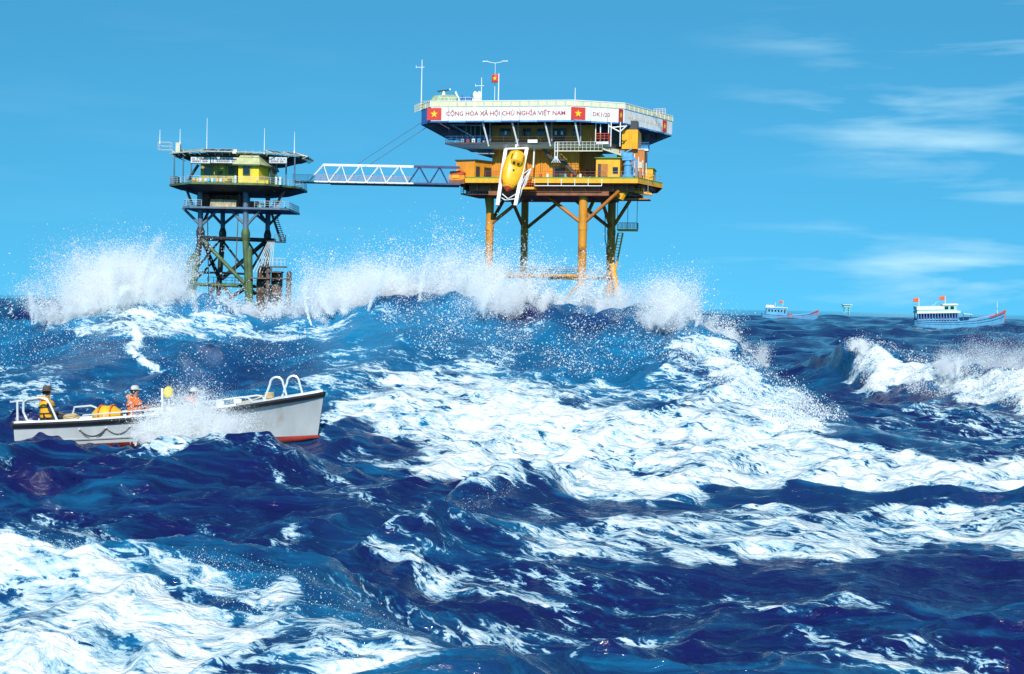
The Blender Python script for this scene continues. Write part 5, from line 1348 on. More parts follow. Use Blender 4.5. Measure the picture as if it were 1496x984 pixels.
for (pa, ya_), (pb, yb_), w in (((617, 184), (505, 250), 'upper'), ((632, 186), (522, 252), 'lower')):
    P0, P1 = FYW(FY.l(pa, ya_, -6.0 if w == 'upper' else -4)), FB.o + LB_(pb - 0, 241.5, 0.0 if w == 'upper' else 2.2)
    if w == 'upper': P1 = FB.o + onb(520, zT, 0.0)
    else: P1 = FB.o + onb(536, zT, 2.2)
    P0.z = 38.3
    e = empty('stay_cable', P1); tag(e, ('upper' if w == 'upper' else 'lower') + ' of the two thin stay cables from helideck to footbridge', 'cable', 'stay cables of the footbridge')
    MB().tube((0, 0, 0), P0-P1, 0.055, 6).build('wire', M_cable, e); MB().tube((0, 0, -0.1), (P0-P1).normalized()*0.5, 0.1, 8).build('shackle', M_cable, e)
# ---------------------------------------------------------------- the grey launch and its crew
H_grey = mat('hull_grey', (0.42, 0.445, 0.46), 0.32, var=0.10, scale=1.1, rust=0.05, rustcol=(0.30, 0.24, 0.18), streak=0.8)
H_red = mat('antifouling_red', (0.42, 0.05, 0.03), 0.5, var=0.15, scale=1.5)
H_black = mat('rubber_black', (0.012, 0.012, 0.014), 0.45, var=0.2)
H_white = mat('gelcoat_white', (0.78, 0.79, 0.78), 0.3, var=0.03)
H_steel = mat('stainless_rail', (0.80, 0.81, 0.82), 0.25, metal=0.35, var=0.03)
H_rope = mat('rope_dark', (0.09, 0.09, 0.09), 0.8)
H_line = mat('rope_tan', (0.55, 0.42, 0.22), 0.85)
H_bag = mat('yellow_canvas', (0.80, 0.45, 0.015), 0.7, var=0.12, scale=4)
H_org = mat('life_jacket_orange', (0.86, 0.17, 0.012), 0.65, var=0.1, scale=6)
H_yel = mat('life_jacket_yellow', (0.88, 0.40, 0.01), 0.65, var=0.1, scale=6)
H_skin = mat('skin', (0.40, 0.20, 0.12), 0.5, var=0.08, scale=8)
H_dk = mat('dark_cloth', (0.03, 0.035, 0.05), 0.8, var=0.15, scale=6)
H_hat = mat('brown_felt', (0.11, 0.06, 0.045), 0.85, var=0.15, scale=6)
H_cap = mat('pale_cap', (0.55, 0.57, 0.58), 0.8, var=0.15, scale=8)
H_hair = mat('black_hair', (0.012, 0.010, 0.010), 0.6)
lc = at(252, 600, 39.8)
launch = empty('motor_launch', (lc.x, 39.8, -0.19)); launch.rotation_euler = (math.radians(-2.0), math.radians(-3.9), math.radians(-3))
tag(launch, 'open grey motor launch with black rubber rim and red bottom', 'boat')
#        x,   hb,  sheer, boot hb, boot z, chine hb, chine z, keel
SEC = [(-4.28, 0.98, 0.72, 0.93, 0.10, 0.86, -0.06, -0.30), (-3.2, 1.08, 0.715, 1.03, 0.10, 0.94, -0.06, -0.34), (-2.0, 1.15, 0.72, 1.10, 0.105, 1.0, -0.05, -0.36), (-0.8, 1.19, 0.75, 1.12, 0.11, 1.0, -0.04, -0.37),
       (0.4, 1.20, 0.80, 1.09, 0.125, 0.95, -0.01, -0.37), (1.4, 1.14, 0.87, 0.86, 0.09, 0.78, -0.02, -0.35), (2.3, 0.98, 0.95, 0.57, 0.05, 0.52, -0.04, -0.30), (3.1, 0.72, 1.04, 0.27, 0.03, 0.24, -0.05, -0.22),
       (3.75, 0.42, 1.12, 0.09, 0.02, 0.08, -0.05, -0.14), (4.15, 0.18, 1.18, 0.05, 0.02, 0.04, -0.03, -0.08), (4.33, 0.04, 1.21, 0.02, 0.02, 0.015, -0.02, -0.06)]
def sec(x):
    for a_, c_ in zip(SEC[:-1], SEC[1:]):
        if a_[0] <= x <= c_[0]: t = (x-a_[0])/(c_[0]-a_[0]); return [a_[k]+(c_[k]-a_[k])*t for k in range(8)]
    return SEC[-1] if x > 0 else SEC[0]
def xoff(x, z): return 0.20*max(0, (x-3.2)/1.13)*(z-0.2)       # raked stem
def skinrows(fn, xs, sides=(-1, 1)):
    b = MB()
    for s_ in sides:
        rows = [[(p[0], p[1]*s_, p[2]) for p in fn(x)] for x in xs]; m = len(rows[0])
        v = [p for r in rows for p in r]; f = [(i*m+k, (i+1)*m+k, (i+1)*m+k+1, i*m+k+1) for i in range(len(rows)-1) for k in range(m-1)]
        b.raw(v, f)
    return b
XS = [-4.28+8.61*i/36 for i in range(37)]
def top_fn(x):
    s_ = sec(x); o_ = []
    for t in (0, 0.15, 0.35, 0.6, 0.8, 1.0):
        z = s_[2]+(s_[4]-s_[2])*t; y = s_[1]+(s_[3]-s_[1])*(t**0.8); o_.append((x+xoff(x, z), y, z))
    return o_
def bot_fn(x):
    s_ = sec(x); return [(x+xoff(x, s_[4]), s_[3], s_[4]), (x, s_[5], s_[6]), (x, s_[5]*0.5, (s_[6]+s_[7])/2-0.02), (x, 0.0, s_[7])]
hull = skinrows(top_fn, XS)
s0 = SEC[0]; hull.raw([(-4.28, -s0[1], s0[2]), (-4.28, s0[1], s0[2]), (-4.28, s0[3], s0[4]), (-4.28, -s0[3], s0[4])], [(0, 1, 2, 3)])
hull.build('hull', H_grey, launch, True)
bt = skinrows(bot_fn, XS); bt.raw([(-4.28, -s0[3], s0[4]), (-4.28, s0[3], s0[4]), (-4.28, s0[5], s0[6]), (-4.28, 0, s0[7]), (-4.28, -s0[5], s0[6])], [(0, 1, 2, 3, 4)])
bt.build('bottom', H_red, launch, True)
def strake_fn(x):
    s_ = sec(x); y, z = s_[1], s_[2]; return [(x+xoff(x, z), y-0.02, z+0.05), (x+xoff(x, z), y+0.05, z+0.055), (x+xoff(x, z)+0.02, y+0.085, z), (x+xoff(x, z), y+0.055, z-0.085), (x+xoff(x, z), y-0.01, z-0.10)]
skinrows(strake_fn, XS).build('rubbing_strake', H_black, launch, True)
MB().lathe([(0.03, -0.11), (0.10, -0.09), (0.11, 0.0), (0.09, 0.06), (0.03, 0.07)], 12, (4.40, 0, 1.20)).build('stem_fender', H_black, launch, True)
MB().bar((-4.31, -0.98, 0.715), (-4.31, 0.98, 0.715), 0.09, 0.14).build('transom_rim', H_black, launch)
def cap_fn(x):
    s_ = sec(x); y, z = s_[1], s_[2]; yi = max(0.02, y-0.17); return [(x+xoff(x, z), y-0.015, z+0.04), (x+xoff(x, z), y-0.03, z+0.10), (x+xoff(x, z), yi, z+0.11), (x+xoff(x, z), yi, 0.30)]
skinrows(cap_fn, [x for x in XS if x < 2.2]).build('gunwale', H_white, launch, True)
def fd_fn(x):
    s_ = sec(x); y, z = s_[1], s_[2]; return [(x+xoff(x, z), y-0.015, z+0.045), (x+xoff(x, z), y*0.5, z+0.11), (x+xoff(x, z), 0, z+0.13)]
fx = [1.9+(4.30-1.9)*i/10 for i in range(11)]
skinrows(fd_fn, fx).build('foredeck', H_white, launch, True)
b = MB(); s1_ = sec(1.9); b.raw([(1.9, -s1_[1]+0.1, 0.28), (1.9, s1_[1]-0.1, 0.28), (1.9, s1_[1]-0.05, s1_[2]+0.1), (1.9, -s1_[1]+0.05, s1_[2]+0.1)], [(0, 1, 2, 3)]); b.build('bulkhead', H_white, launch)
fl = [(x, sec(x)[1]-0.16) for x in [-4.2, -3, -1.5, 0, 1, 1.9]]
MB().prism([(x, -y) for x, y in fl]+[(x, y) for x, y in reversed(fl)], 0.24, 0.29).build('sole', H_white, launch)
for x0_, x1_ in ((-3.9, -3.2), (-1.35, -0.75)): MB().box(x0_, x1_, -0.75, 0.75, 0.29, 0.62).build('thwart', H_white, launch)
con = MB().prism([(-0.35, -0.45), (0.25, -0.38), (0.25, 0.38), (-0.35, 0.45)], 0.29, 1.02).build('console', H_white, launch)
b = MB(); b.path([(-0.42+0.0, 0.17*math.cos(t), 0.98+0.17*math.sin(t)) for t in [k*math.pi/8 for k in range(16)]], 0.016, 6, True); b.tube((-0.42, 0, 0.98), (-0.3, 0, 0.95), 0.03, 6); b.build('steering_wheel', H_black, launch)
MB().raw([(0.2, -0.4, 1.02), (0.2, 0.4, 1.02), (0.05, 0.36, 1.32), (0.05, -0.36, 1.32), (0.215, -0.4, 1.02), (0.215, 0.4, 1.02), (0.065, 0.36, 1.32), (0.065, -0.36, 1.32)], [(0,1,2,3),(7,6,5,4),(0,4,5,1),(1,5,6,2),(2,6,7,3),(3,7,4,0)]).build('windscreen', mat('smoked_glass', (0.03, 0.05, 0.06), 0.08), launch)
# bow hoops, side rails, stern frame
def hoop(x0_, x1_, y0_, z0_, h_, r=0.032, dy=0.0, n=12):
    pts = [(x0_, y0_, z0_)]
    xm, w_ = (x0_+x1_)/2, (x1_-x0_)/2
    for k in range(n+1):
        t = math.pi*k/n; pts.append((xm-w_*0.55*math.cos(t)+0.12*w_, y0_+dy, z0_+h_-w_*0.55+w_*0.55*math.sin(t)))
    pts.append((x1_, y0_, z0_)); return MB().path(pts, r, 8)
z_ = sec(3.0)[2]+0.06
hoop(2.86, 3.55, -0.42, z_, 0.66).build('bow_hoop', H_steel, launch, True)
hoop(3.22, 3.86, 0.28, z_+0.05, 0.62).build('bow_hoop', H_steel, launch, True)
for s_ in (-1, 1):
    pts = [(x, s_*(sec(x)[1]-0.10), sec(x)[2]+0.11+hh) for x, hh in ((0.9, 0.0), (1.0, 0.13), (1.15, 0.16), (1.8, 0.16), (2.35, 0.16), (2.5, 0.12), (2.62, -0.02))]
    MB().path(pts, 0.028, 8).build('bow_rail', H_steel, launch, True)
    MB().box(1.62, 1.85, s_*(sec(1.7)[1]-0.10)-0.05, s_*(sec(1.7)[1]-0.10)+0.05, sec(1.7)[2]+0.10, sec(1.7)[2]+0.24).build('rail_foot', H_white, launch)
    pts = [(x, s_*(sec(x)[1]-0.09), sec(x)[2]+0.10+hh) for x, hh in ((-2.3, 0), (-2.2, 0.10), (-1.4, 0.11), (-0.4, 0.12), (0.3, 0.12), (0.4, 0.0))]
    MB().path(pts, 0.022, 8).build('side_rail', H_steel, launch, True)
    for x in (-1.6, -0.8, 0.0): MB().tube((x, s_*(sec(x)[1]-0.09), sec(x)[2]+0.09), (x, s_*(sec(x)[1]-0.09), sec(x)[2]+0.22), 0.018, 6).build('rail_post', H_steel, launch)
    # tall arch at the stern quarter, near and far
    y_ = s_*0.92
    if s_ > 0:      # the far quarter has only a low hoop
        MB().path([(-3.3, y_, 0.80), (-3.2, y_, 1.12), (-2.7, y_, 1.14), (-2.55, y_, 1.08), (-2.4, y_, 0.80)], 0.03, 8).build('stern_rail', H_steel, launch, True); continue
    pts = [(-3.02, y_, 0.80), (-3.22, y_, 1.30), (-3.32, y_, 1.42), (-3.5, y_, 1.47), (-3.85, y_, 1.44), (-3.98, y_, 1.36), (-4.0, y_, 1.1), (-3.9, y_, 0.85), (-3.7, y_, 0.80)]
    MB().path(pts, 0.034, 8).build('stern_arch', H_steel, launch, True)
    MB().tube((-4.18, y_, 0.78), (-4.16, y_, 1.40), 0.034, 8).build('stern_post', H_steel, launch)
    MB().path([(-3.98, y_, 1.40), (-4.16, y_, 1.40), (-4.4, y_*0.9, 1.38)], 0.03, 8).build('stern_bar', H_steel, launch)
MB().tube((-4.16, -0.92, 1.40), (-4.16, 0.92, 1.40), 0.03, 8).build('stern_bar', H_steel, launch)
# grab lines along the side, spray rail, drain
for x0_, x1_, dip in ((-2.30, -1.52, 0.20), (-1.52, -0.82, 0.19), (-2.30, -1.52, 0.28), (-0.82, -0.1, 0.18)):
    pts = []
    for k in range(11):
        t = k/10; x = x0_+(x1_-x0_)*t; z = sec(x)[2]-0.20-dip*4*t*(1-t); s_ = sec(x); f_ = (z-s_[4])/(s_[2]-s_[4])
        pts.append((x, -(s_[3]+(s_[1]-s_[3])*f_)-0.03, z))
    MB().path(pts, 0.013, 6).build('grab_line', H_rope, launch)
for x in (-2.30, -1.52, -0.82):
    s_ = sec(x); MB().lathe([(0.03, 0), (0.03, 0.06), (0.015, 0.07)], 8, (x, -s_[1]+0.02, s_[2]-0.19), (0, -1, 0)).build('eyelet', H_steel, launch)
pts = []
for k in range(14):
    x = -2.75+2.9*k/13; s_ = sec(x); z = 0.24+0.02*k/13; f_ = (z-s_[4])/(s_[2]-s_[4]); pts.append((x, -(s_[3]+(s_[1]-s_[3])*f_)-0.015, z))
MB().path(pts, 0.035, 6).build('spray_rail', H_grey, launch, True)
s_ = sec(-2.95); MB().lathe([(0.035, 0), (0.035, 0.04)], 10, (-2.95, -1.03, 0.30), (0, -1, 0)).build('drain', H_white, launch)
b = MB(); 
for k in range(5): b.path([(3.0+0.12*math.cos(t+k), -0.30+0.12*math.sin(t+k), sec(3)[2]+0.14+0.035*k) for t in [j*math.pi/6 for j in range(12)]], 0.02, 5, True)
b.path([(2.2, -0.5, sec(2.2)[2]+0.13), (2.6, -0.42, sec(2.6)[2]+0.16), (2.95, -0.3, sec(2.9)[2]+0.25)], 0.02, 5)
b.build('mooring_line', H_line, launch, True)
# things aboard
LM = Matrix.Translation(launch.location) @ launch.rotation_euler.to_matrix().to_4x4()
def aboard(name, p, rz=0.0):
    e = empty(name, LM @ Vector(p)); e.rotation_euler = (launch.rotation_euler.to_matrix() @ Matrix.Rotation(rz, 3, 'Z')).to_euler(); return e
lt = aboard('marker_light', (-0.05, -0.62, 0.86)); tag(lt, 'yellow marker lamp and white post amidships in the launch', 'lamp')
MB().tube((0, 0, 0), (0.02, 0, 0.72), 0.035, 8).build('post', H_white, lt); MB().tube((0.18, 0.1, 0), (0.17, 0.1, 0.5), 0.025, 8).build('lamp_post', H_steel, lt)
MB().lathe([(0.05, 0), (0.13, 0.05), (0.15, 0.18), (0.12, 0.28), (0.05, 0.34)], 14, (0.17, 0.1, 0.42)).build('lamp', mat('lamp_yellow', (0.85, 0.62, 0.01), 0.4), lt, True)
bg = aboard('canvas_bundle', (-1.75, -0.35, 0.62)); tag(bg, 'yellow canvas bundle lashed amidships between the two crew', 'bundle')
b = MB(); n = 14; v = []; f = []
r_ = random.Random(6)
for i in range(9):
    t = i/8; x = -0.42+0.84*t; rr = (math.sin(math.pi*(0.06+0.88*t))**0.6)
    for k in range(n):
        a_ = 2*math.pi*k/n; v.append((x, 0.36*rr*math.cos(a_)*(1+0.08*r_.uniform(-1, 1)), 0.27+0.27*rr*math.sin(a_)*(1+0.1*r_.uniform(-1, 1))))
for i in range(8): f += [(i*n+k, i*n+(k+1) % n, (i+1)*n+(k+1) % n, (i+1)*n+k) for k in range(n)]
b.raw(v, f+[tuple(range(n)), tuple(range(8*n, 9*n))]).build('canvas', H_bag, bg, True)
for x in (-0.16, 0.18): MB().path([(x, 0.37*math.cos(a_), 0.27+0.28*math.sin(a_)) for a_ in [k*math.pi/8 for k in range(16)]], 0.022, 6, True).build('strap', H_org, bg)
b2 = aboard('rope_coil', (-2.75, -0.55, 0.62)); tag(b2, 'tan rope heaped beside the crew member in the wide hat', 'rope')
b = MB()
for k in range(9):
    rr = 0.22-0.008*k; b.path([(rr*math.cos(t+k)*1.2+0.02*math.sin(3*t+k), rr*math.sin(t+k), 0.03+0.035*k+0.02*math.sin(2*t+k)) for t in [j*math.pi/7 for j in range(14)]], 0.024, 5, True)
b.build('coil', H_line, b2, True)
b = MB(); b.path([(0.3, -0.1, 0.05), (0.42, -0.1, 0.18), (0.5, -0.12, 0.08), (0.62, -0.1, 0.02)], 0.024, 5); b.build('tail', H_line, b2, True)

def skinned(name, verts, edges, radii, material, parent, root=0, sub=1):
    me = bpy.data.meshes.new(name); me.from_pydata([Vector(v) for v in verts], edges, [])
    o = bpy.data.objects.new(name, me); COL.objects.link(o)
    sk = o.modifiers.new('skin', 'SKIN'); sk.use_smooth_shade = True; sk.branch_smoothing = 0.6
    for i, r in enumerate(radii):
        sv = me.skin_vertices[0].data[i]; sv.radius = r if isinstance(r, tuple) else (r, r); sv.use_root = (i == root)
    if sub: o.modifiers.new('sub', 'SUBSURF').levels = sub
    dg = bpy.context.evaluated_depsgraph_get(); m2 = bpy.data.meshes.new_from_object(o.evaluated_get(dg)); m2.name = name
    bpy.data.objects.remove(o); bpy.data.meshes.remove(me)
    m2.materials.clear(); m2.materials.append(material)
    for p in m2.polygons: p.use_smooth = True
    r = bpy.data.objects.new(name, m2); COL.objects.link(r); r.parent = parent
    return r
def person(p, rz, label, jacket, hat, hatmat, look=0.0, arms='forward', sleeves=H_dk):
    """a seated adult, pelvis on the seat; +X is where the person faces"""
    e = aboard('person', p, rz); tag(e, label, 'person', 'crew of the launch'); e.scale = (1.12, 1.12, 1.12)
    V, E_, R_ = [], [], []
    def add(v, r, par=None):
        V.append(Vector(v)); R_.append(r)
        if par is not None: E_.append((par, len(V)-1))
        return len(V)-1
    pel = add((0, 0, 0.12), (0.16, 0.12)); sp = add((0.0, 0, 0.30), (0.14, 0.11), pel); ch = add((0.02, 0, 0.48), (0.16, 0.12), sp)
    nk = add((0.04, 0, 0.62), 0.055, ch); hd = add((0.06, 0, 0.70), (0.070, 0.080), nk); ht = add((0.055, 0, 0.79), (0.075, 0.095), hd); add((0.05, 0, 0.87), (0.05, 0.06), ht)
    ns = add((0.155, 0, 0.755), 0.016, ht); 
    for s_ in (-1, 1):
        add((0.05, 0.085*s_, 0.765), 0.018, ht)                                   # ear
        hp = add((0.02, 0.10*s_, 0.10), 0.105, pel); kn = add((0.44, 0.14*s_, 0.13), 0.070, hp); an = add((0.47, 0.14*s_, -0.26), 0.045, kn); add((0.62, 0.15*s_, -0.29), 0.040, an)
        sh = add((0.02, 0.19*s_, 0.53), 0.070, ch)
        el = add((0.10, 0.25*s_, 0.27) if arms == 'forward' else (0.06, 0.27*s_, 0.27), 0.050, sh)
        wr = add((0.36, 0.19*s_, 0.36) if arms == 'forward' else (0.30, 0.15*s_, 0.22), 0.034, el)
        d_ = (V[wr]-V[el]).normalized(); pa = add(V[wr]+d_*0.08, (0.040, 0.022), wr)
        lat = Vector((0, 1, 0)); dn = Vector((0, 0, -1))
        for k, ln in enumerate((0.070, 0.080, 0.076, 0.060)):
            base = V[pa]+d_*0.025+lat*(0.027-0.018*k); f1 = add(base, 0.0095, pa); f2 = add(base+d_*ln*0.55+dn*0.012, 0.0088, f1); add(base+d_*ln*0.75+dn*ln*0.55, 0.008, f2)
        t1 = add(V[wr]+d_*0.035+lat*(-0.045*s_), 0.0105, wr); add(V[wr]+d_*0.075+lat*(-0.06*s_)+dn*0.02, 0.009, t1)
    body = skinned('body', V, E_, R_, H_skin, e)
    for s_ in (-1, 1): MB().lathe([(0.002, -0.012), (0.011, -0.004), (0.011, 0.004), (0.002, 0.012)], 8, (0.125, 0.032*s_, 0.785)).build('eye', H_hair, e, True)
    MB().box(0.118, 0.133, -0.026, 0.026, 0.705, 0.713).build('mouth', mat('lip', (0.25, 0.07, 0.06), 0.5), e)
    # clothes follow the same skeleton a little outside it
    vt = [(0, 0, 0.10), (0, 0, 0.30), (0.02, 0, 0.50), (0.03, 0, 0.575)]; et = [(0, 1), (1, 2), (2, 3)]; rt = [(0.175, 0.135), (0.155, 0.125), (0.172, 0.132), 0.075]
    for s_ in (-1, 1):
        n0 = len(vt); vt += [(0.02, 0.195*s_, 0.53), tuple(V[[i for i in range(len(V)) if abs(R_[i]-0.050) < 1e-6 and V[i].y*s_ > 0][0]] if False else ((0.10, 0.25*s_, 0.27) if arms == 'forward' else (0.06, 0.27*s_, 0.27))),
                             ((0.33, 0.195*s_, 0.35) if arms == 'forward' else (0.27, 0.165*s_, 0.225))]
        et += [(2, n0), (n0, n0+1), (n0+1, n0+2)]; rt += [0.085, 0.066, 0.048]
    skinned('shirt', vt, et, rt, sleeves, e)
    vt = [(0, 0, 0.09)]; et = []; rt = [(0.18, 0.15)]
    for s_ in (-1, 1):
        n0 = len(vt); vt += [(0.03, 0.10*s_, 0.10), (0.44, 0.14*s_, 0.13), (0.47, 0.14*s_, -0.22)]; et += [(0, n0), (n0, n0+1), (n0+1, n0+2)]; rt += [0.118, 0.085, 0.062]
    skinned('trousers', vt, et, rt, H_dk, e)
    # life jacket: padded vest with collar and belts
    b = MB(); n = 24; v = []; f = []
    prof = [(0.13, 0.175, 0.20), (0.20, 0.19, 0.215), (0.32, 0.185, 0.21), (0.44, 0.20, 0.225), (0.53, 0.175, 0.205), (0.575, 0.11, 0.13)]
    for z, rx, ry in prof:
        for k in range(n):
            a_ = 2*math.pi*k/n; pf = 1.0 + 0.06*math.cos(3*a_); v.append((0.02+rx*pf*math.cos(a_), ry*math.sin(a_), z))
    for i in range(len(prof)-1): f += [(i*n+k, i*n+(k+1) % n, (i+1)*n+(k+1) % n, (i+1)*n+k) for k in range(n)]
    vest = b.raw(v, f+[tuple(range(n)), tuple(range((len(prof)-1)*n, len(prof)*n))]).build('life_jacket', jacket, e, True)
    cl_ = MB().path([(-0.03+0.115*math.cos(a_), 0.125*math.sin(a_), 0.605+0.045*(-math.cos(a_))) for a_ in [k*math.pi/9 for k in range(18)]], 0.055, 10, True).build('collar', jacket, vest, True)
    for z in (0.24, 0.40): MB().path([(0.02+0.205*(1.0+0.06*math.cos(3*a_))*math.cos(a_), 0.228*math.sin(a_), z) for a_ in [k*math.pi/12 for k in range(24)]], 0.016, 6, True).build('belt', H_dk, vest)
    if hat == 'brim':
        MB().lathe([(0.205, 0.815), (0.21, 0.825), (0.12, 0.845), (0.112, 0.86), (0.105, 0.93), (0.085, 0.95), (0.01, 0.955)], 20, (0.05, 0, 0)).build('hat', hatmat, e, True)
        MB().lathe([(0.113, 0.845), (0.117, 0.85), (0.117, 0.872), (0.113, 0.875)], 20, (0.05, 0, 0)).build('hat_band', H_dk, e)
    else:
        MB().lathe([(0.104, 0.815), (0.108, 0.83), (0.105, 0.87), (0.085, 0.91), (0.045, 0.93), (0.005, 0.935)], 20, (0.045, 0, 0)).build('cap', hatmat, e, True)
        b = MB(); n = 10
        v = [(0.12+0.12*math.sin(math.pi*k/n), 0.085*math.cos(math.pi*k/n), 0.825-0.02*math.sin(math.pi*k/n)) for k in range(n+1)]; m = len(v)
        b.raw(v+[(x, y, z+0.012) for x, y, z in v], [tuple(range(m)), tuple(range(2*m-1, m-1, -1))]+[(k, (k+1) % m, m+(k+1) % m, m+k) for k in range(m)]).build('cap_peak', hatmat, e)
    MB().lathe([(0.085, 0.72), (0.102, 0.76), (0.104, 0.82), (0.08, 0.83)], 16, (0.022, 0, 0)).build('hair', H_hair, e, True)
    return e
person((-3.55, -0.38, 0.74), math.radians(35), 'seated person in brown wide-brimmed hat and yellow life jacket at the stern', H_yel, 'brim', H_hat, arms='rest')
person((-0.98, -0.30, 0.66), math.radians(-8), 'person in pale peaked cap and orange life jacket steering the launch', H_org, 'cap', H_cap, arms='forward', sleeves=mat('orange_sleeve', (0.62, 0.12, 0.02), 0.75))
person((0.62, 0.15, 0.52), math.radians(-10), 'person in orange life jacket half hidden by the splash amidships', H_org, 'cap', H_cap, arms='rest')
# ---------------------------------------------------------------- fishing boats and the far platform
B_hull = mat('boat_light_blue', (0.12, 0.42, 0.70), 0.45, var=0.14, scale=0.6, rust=0.15, streak=0.6)
B_red = mat('boat_red', (0.62, 0.07, 0.03), 0.5, var=0.1)
B_dark = mat('boat_navy', (0.02, 0.05, 0.11), 0.5, var=0.15)
B_post = mat('boat_post_blue', (0.10, 0.22, 0.50), 0.5)
B_roof = mat('boat_roof_white', (0.76, 0.80, 0.76), 0.5, var=0.06)
B_wheel = mat('wheelhouse_green', (0.30, 0.62, 0.55), 0.5, var=0.1)
B_flag = mat('flag_orange_red', (0.75, 0.12, 0.02), 0.6)
def fishing_boat(px, py, Y, L, label, rz, house):
    p = at(px, py, Y); e = empty('fishing_boat', (p.x, Y, 0.62), rz); tag(e, label, 'boat', 'wooden fishing boats near the horizon')
    e.rotation_euler = (math.radians(2), math.radians(-2.2 if house == 'two' else 1.2), rz); h = L/2
    S = [(-h, 0.62, 1.75, 0.45, 0.2), (-h*0.9, 0.78, 1.65, 0.6, -0.4), (-h*0.5, 0.95, 1.45, 0.85, -0.8), (0, 1.0, 1.40, 0.9, -0.9), (h*0.4, 0.92, 1.85, 0.75, -0.8), (h*0.7, 0.66, 2.6, 0.42, -0.6), (h*0.9, 0.3, 3.45, 0.15, -0.2), (h, 0.03, 4.05, 0.02, 0.4)]
    bm_ = 2.9
    def s_at(x):
        for a_, c_ in zip(S[:-1], S[1:]):
            if a_[0] <= x <= c_[0]: t = (x-a_[0])/(c_[0]-a_[0]); t2 = t; return [a_[k]+(c_[k]-a_[k])*t2 for k in range(5)]
        return S[-1] if x > 0 else S[0]
    xs = [-h+L*i/40 for i in range(41)]
    def side(fr0, fr1, off=0.0):
        def fn(x):
            s_ = s_at(x); rake = 0.9*max(0, x/h-0.6)
            return [(x+rake*(z_/4.0), (s_[3]+(s_[1]-s_[3])*max(0, min(1, t))**0.7)*bm_+off, z_) for t, z_ in ((t, s_[4]+(s_[2]-s_[4])*t) for t in np.linspace(fr0, fr1, 5))]
        return fn
    hb = skinrows(side(1.0, 0.0), xs); s0 = S[0]
    hb.raw([(-h, -s0[1]*bm_, s0[2]), (-h, s0[1]*bm_, s0[2]), (-h, s0[3]*bm_, s0[4]), (-h, -s0[3]*bm_, s0[4])], [(0, 1, 2, 3)])
    hb.build('hull', B_hull, e, True)
    skinrows(side(0.86, 0.80, 0.05), xs).build('dark_wale', B_dark, e, True)
    skinrows(side(0.60, 0.555, 0.05), xs).build('dark_wale', B_dark if house == 'two' else B_red, e, True)
    skinrows(side(1.02, 0.90, 0.06), [x for x in xs if x > h*(0.62 if house == 'two' else 0.7)]).build('bow_band', B_red, e, True)
    b = MB(); b.bar((h*1.045, 0, 4.3), (h*1.0, 0, 0.5), 0.14, 0.3, (1, 0, 0)); b.build('stem', B_red, e)
    dk = [(x, s_at(x)[1]*bm_-0.1) for x in xs[1:-1:3]]
    v = [(x, -y, s_at(x)[2]-0.35) for x, y in dk]+[(x, y, s_at(x)[2]-0.35) for x, y in dk]; m = len(dk)
    MB().raw(v, [(k, k+1, m+k+1, m+k) for k in range(m-1)]).build('deck', mat('boat_deck', (0.24, 0.20, 0.16), 0.7), e)
    x0_, x1_ = -h*0.95, (h*-0.03 if house == 'two' else -h*0.12)
    zf = 1.4
    if house == 'two':
        hs = MB().box(x0_+0.8, x1_-0.3, -1.3, 1.3, zf-0.2, zf+2.3).build('deckhouse', B_dark, e)
        n = 15
        pm = MB().box(-0.13, 0.13, -0.08, 0.08, 0, 2.35).mesh('stanchion', B_post)
        for s_ in (-1, 1):
            for k in range(n): place(pm, 'stanchion', e, (x0_+0.3+(x1_-x0_-0.6)*k/(n-1), s_*2.25, zf))
            b = MB(); b.bar((x0_, s_*2.25, zf+0.55), (x1_, s_*2.25, zf+0.55), 0.06, 0.35); b.build('bulwark_board', B_hull, e)
        r_ = random.Random(2)
        for k in range(9):
            xx = x0_+1+(x1_-x0_-2)*k/8; b = MB(); b.lathe([(0.25, 0), (0.3, 0.3), (0.24, 0.7)], 8, (xx, -1.8, zf+0.1)); b.build('crate', [B_dark, B_red, B_roof, mat('barrel_yellow', (0.62, 0.36, 0.02), 0.5)][k % 4], e)
        MB().box(x0_-0.1, x1_+0.4, -2.5, 2.5, zf+2.35, zf+2.95).build('lower_roof', B_roof, e)
        MB().box(x0_+0.1, x1_-4.2, -2.0, 2.0, zf+2.951, zf+3.4).build('upper_cabin', B_wheel, e)
        MB().box(x0_-0.1, x1_-4.4, -2.2, 2.2, zf+3.4, zf+4.35).build('upper_roof', B_roof, e)
        wh = MB().box(x1_-4.3, x1_-0.5, -1.7, 1.7, zf+2.951, zf+4.6).build('wheelhouse', B_wheel, e)
        for k in range(2): MB().box(x1_-3.9+k*1.6, x1_-2.9+k*1.6, -1.74, -1.702, zf+3.4, zf+4.3).build('window', M_glass, wh)
        MB().box(x1_-0.5+0.001, x1_-0.45, -1.4, 1.4, zf+3.5, zf+4.4).build('window', M_glass, wh)
        MB().box(x1_-4.5, x1_-0.1, -1.9, 1.9, zf+4.601, zf+5.0).build('wheelhouse_roof', B_roof, e)
        poles = [(x0_+1.0, zf+4.3, 6.9+zf, True), (x1_-3.4, zf+4.9, 7.3+zf, True), (h*0.86, 3.0, 6.6, False)]
        b = MB(); b.tube((x1_-7.5, 0, zf+4.3), (x1_-5.2, 0, zf+5.8), 0.08, 6); b.build('derrick', B_wheel, e); MB().tube((x1_-6.5, 0, zf+4.3), (x1_-6.0, 0, zf+5.6), 0.08, 6).build('derrick', B_wheel, e); MB().tube((h*0.86, -0.5, 4.9), (h*0.86, 0.5, 4.9), 0.07, 6).build('crosstree', B_roof, e)
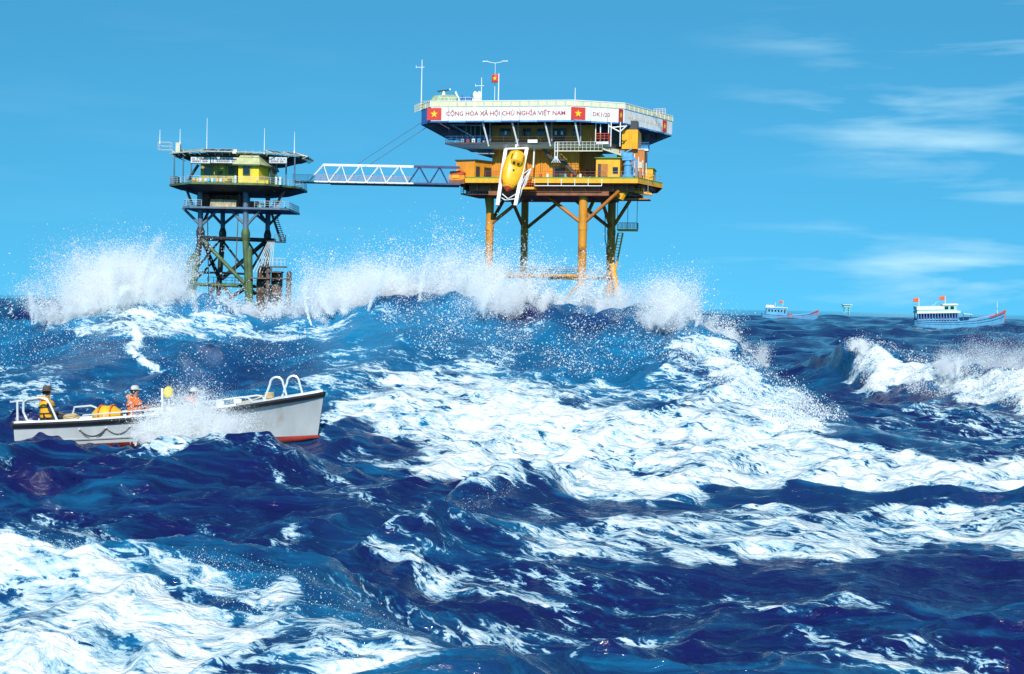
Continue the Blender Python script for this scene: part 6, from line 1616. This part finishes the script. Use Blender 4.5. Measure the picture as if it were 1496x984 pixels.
        p4 = [(x1_+1.6, -1.2, 3.6), (x1_+4.2, -1.0, 3.2), (x1_+4.2, 1.0, 3.2), (x1_+1.6, 1.2, 3.6)]
        MB().raw(p4+[(x, y, z-0.15) for x, y, z in p4], [(0,1,2,3),(7,6,5,4),(0,4,5,1),(1,5,6,2),(2,6,7,3),(3,7,4,0)]).build('canopy', B_roof, e)
        for k in (1.8, 4.0): MB().tube((x1_+k, 0, 1.3), (x1_+k, 0, 3.3), 0.07, 6).build('canopy_post', B_post, e)
    else:
        hs = MB().box(x0_+1.2, x1_, -1.9, 1.9, zf-0.2, zf+2.9).build('deckhouse', B_hull, e)
        for k in range(5): MB().box(x0_+2.0+k*1.35, x0_+2.7+k*1.35, -1.95, -1.902, zf+1.2, zf+2.1).build('window', M_glass, hs)
        MB().box(x1_-1.2, x1_-0.5, -1.95, -1.902, zf+0.6, zf+2.3).build('doorway', B_dark, hs)
        MB().box(x0_+0.6, x1_+0.4, -2.2, 2.2, zf+2.901, zf+3.15).build('roof', B_roof, e)
        MB().box(x0_+1.0, x0_+4.5, -1.2, 1.2, zf+3.151, zf+4.0).build('roof_locker', B_roof, e)
        MB().box(x1_-4.5, x1_-1.5, -1.2, 1.2, zf+3.151, zf+3.9).build('roof_locker', B_hull, e)
        poles = [(x1_-4.8, zf+3.1, zf+5.2, False), (x1_-1.6, zf+3.1, zf+6.2, True)]
        MB().box(x1_+1.0, x1_+2.6, -0.8, 0.8, 1.2, 2.1).build('hatch_box', B_red, e)
    for x, z0_, z1_, fl_ in poles:
        pl_ = MB().tube((x, 0, z0_), (x, 0, z1_), 0.09, 6).build('pole', B_roof, e)
        if fl_: f_ = cloth_flag(e, x-0.08, x-1.6, z1_-1.15, z1_-0.05, B_flag, None)
    return e
fishing_boat(1400, 478, 402, 26, 'pale blue fishing boat with white two-storey house and two red flags', math.radians(-4), 'two')
fishing_boat(1153, 466, 600, 24, 'small pale blue fishing boat with low cabin and red bow beside the horizon', math.radians(-5), 'one')
fr = at(1237, 452, 2600)
far_rig = empty('distant_platform', (fr.x, 2600, -0.5)); tag(far_rig, 'tiny green platform, colour paled for haze, standing on the horizon between the fishing boats', 'oil platform', 'platforms standing in the sea')
D_haze_g = mat('distant_hazed_green', (0.30, 0.62, 0.58), 0.7, var=0.05)  # distance haze mixed into both paint colours
D_haze_w = mat('distant_hazed_cream', (0.62, 0.72, 0.62), 0.7, var=0.05)
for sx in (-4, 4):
    for sy in (-4, 4): MB().tube((sx*1.1, sy, -3), (sx, sy, 13), 0.7, 8).build('leg', D_haze_g, far_rig)
for z in (4, 9): MB().tube((-4.3, -4, z), (4.3, -4, z), 0.4, 6).build('brace', D_haze_g, far_rig)
MB().box(-8, 8, -7, 7, 12.6, 13.4).build('deck', D_haze_g, far_rig); MB().box(-7, 6, -5, 5, 13.4, 16.6).build('house', D_haze_g, far_rig); MB().box(-9, 9, -8, 8, 16.6, 17.8).build('helideck', D_haze_w, far_rig)
# hull-down whitecaps are part of the sea surface
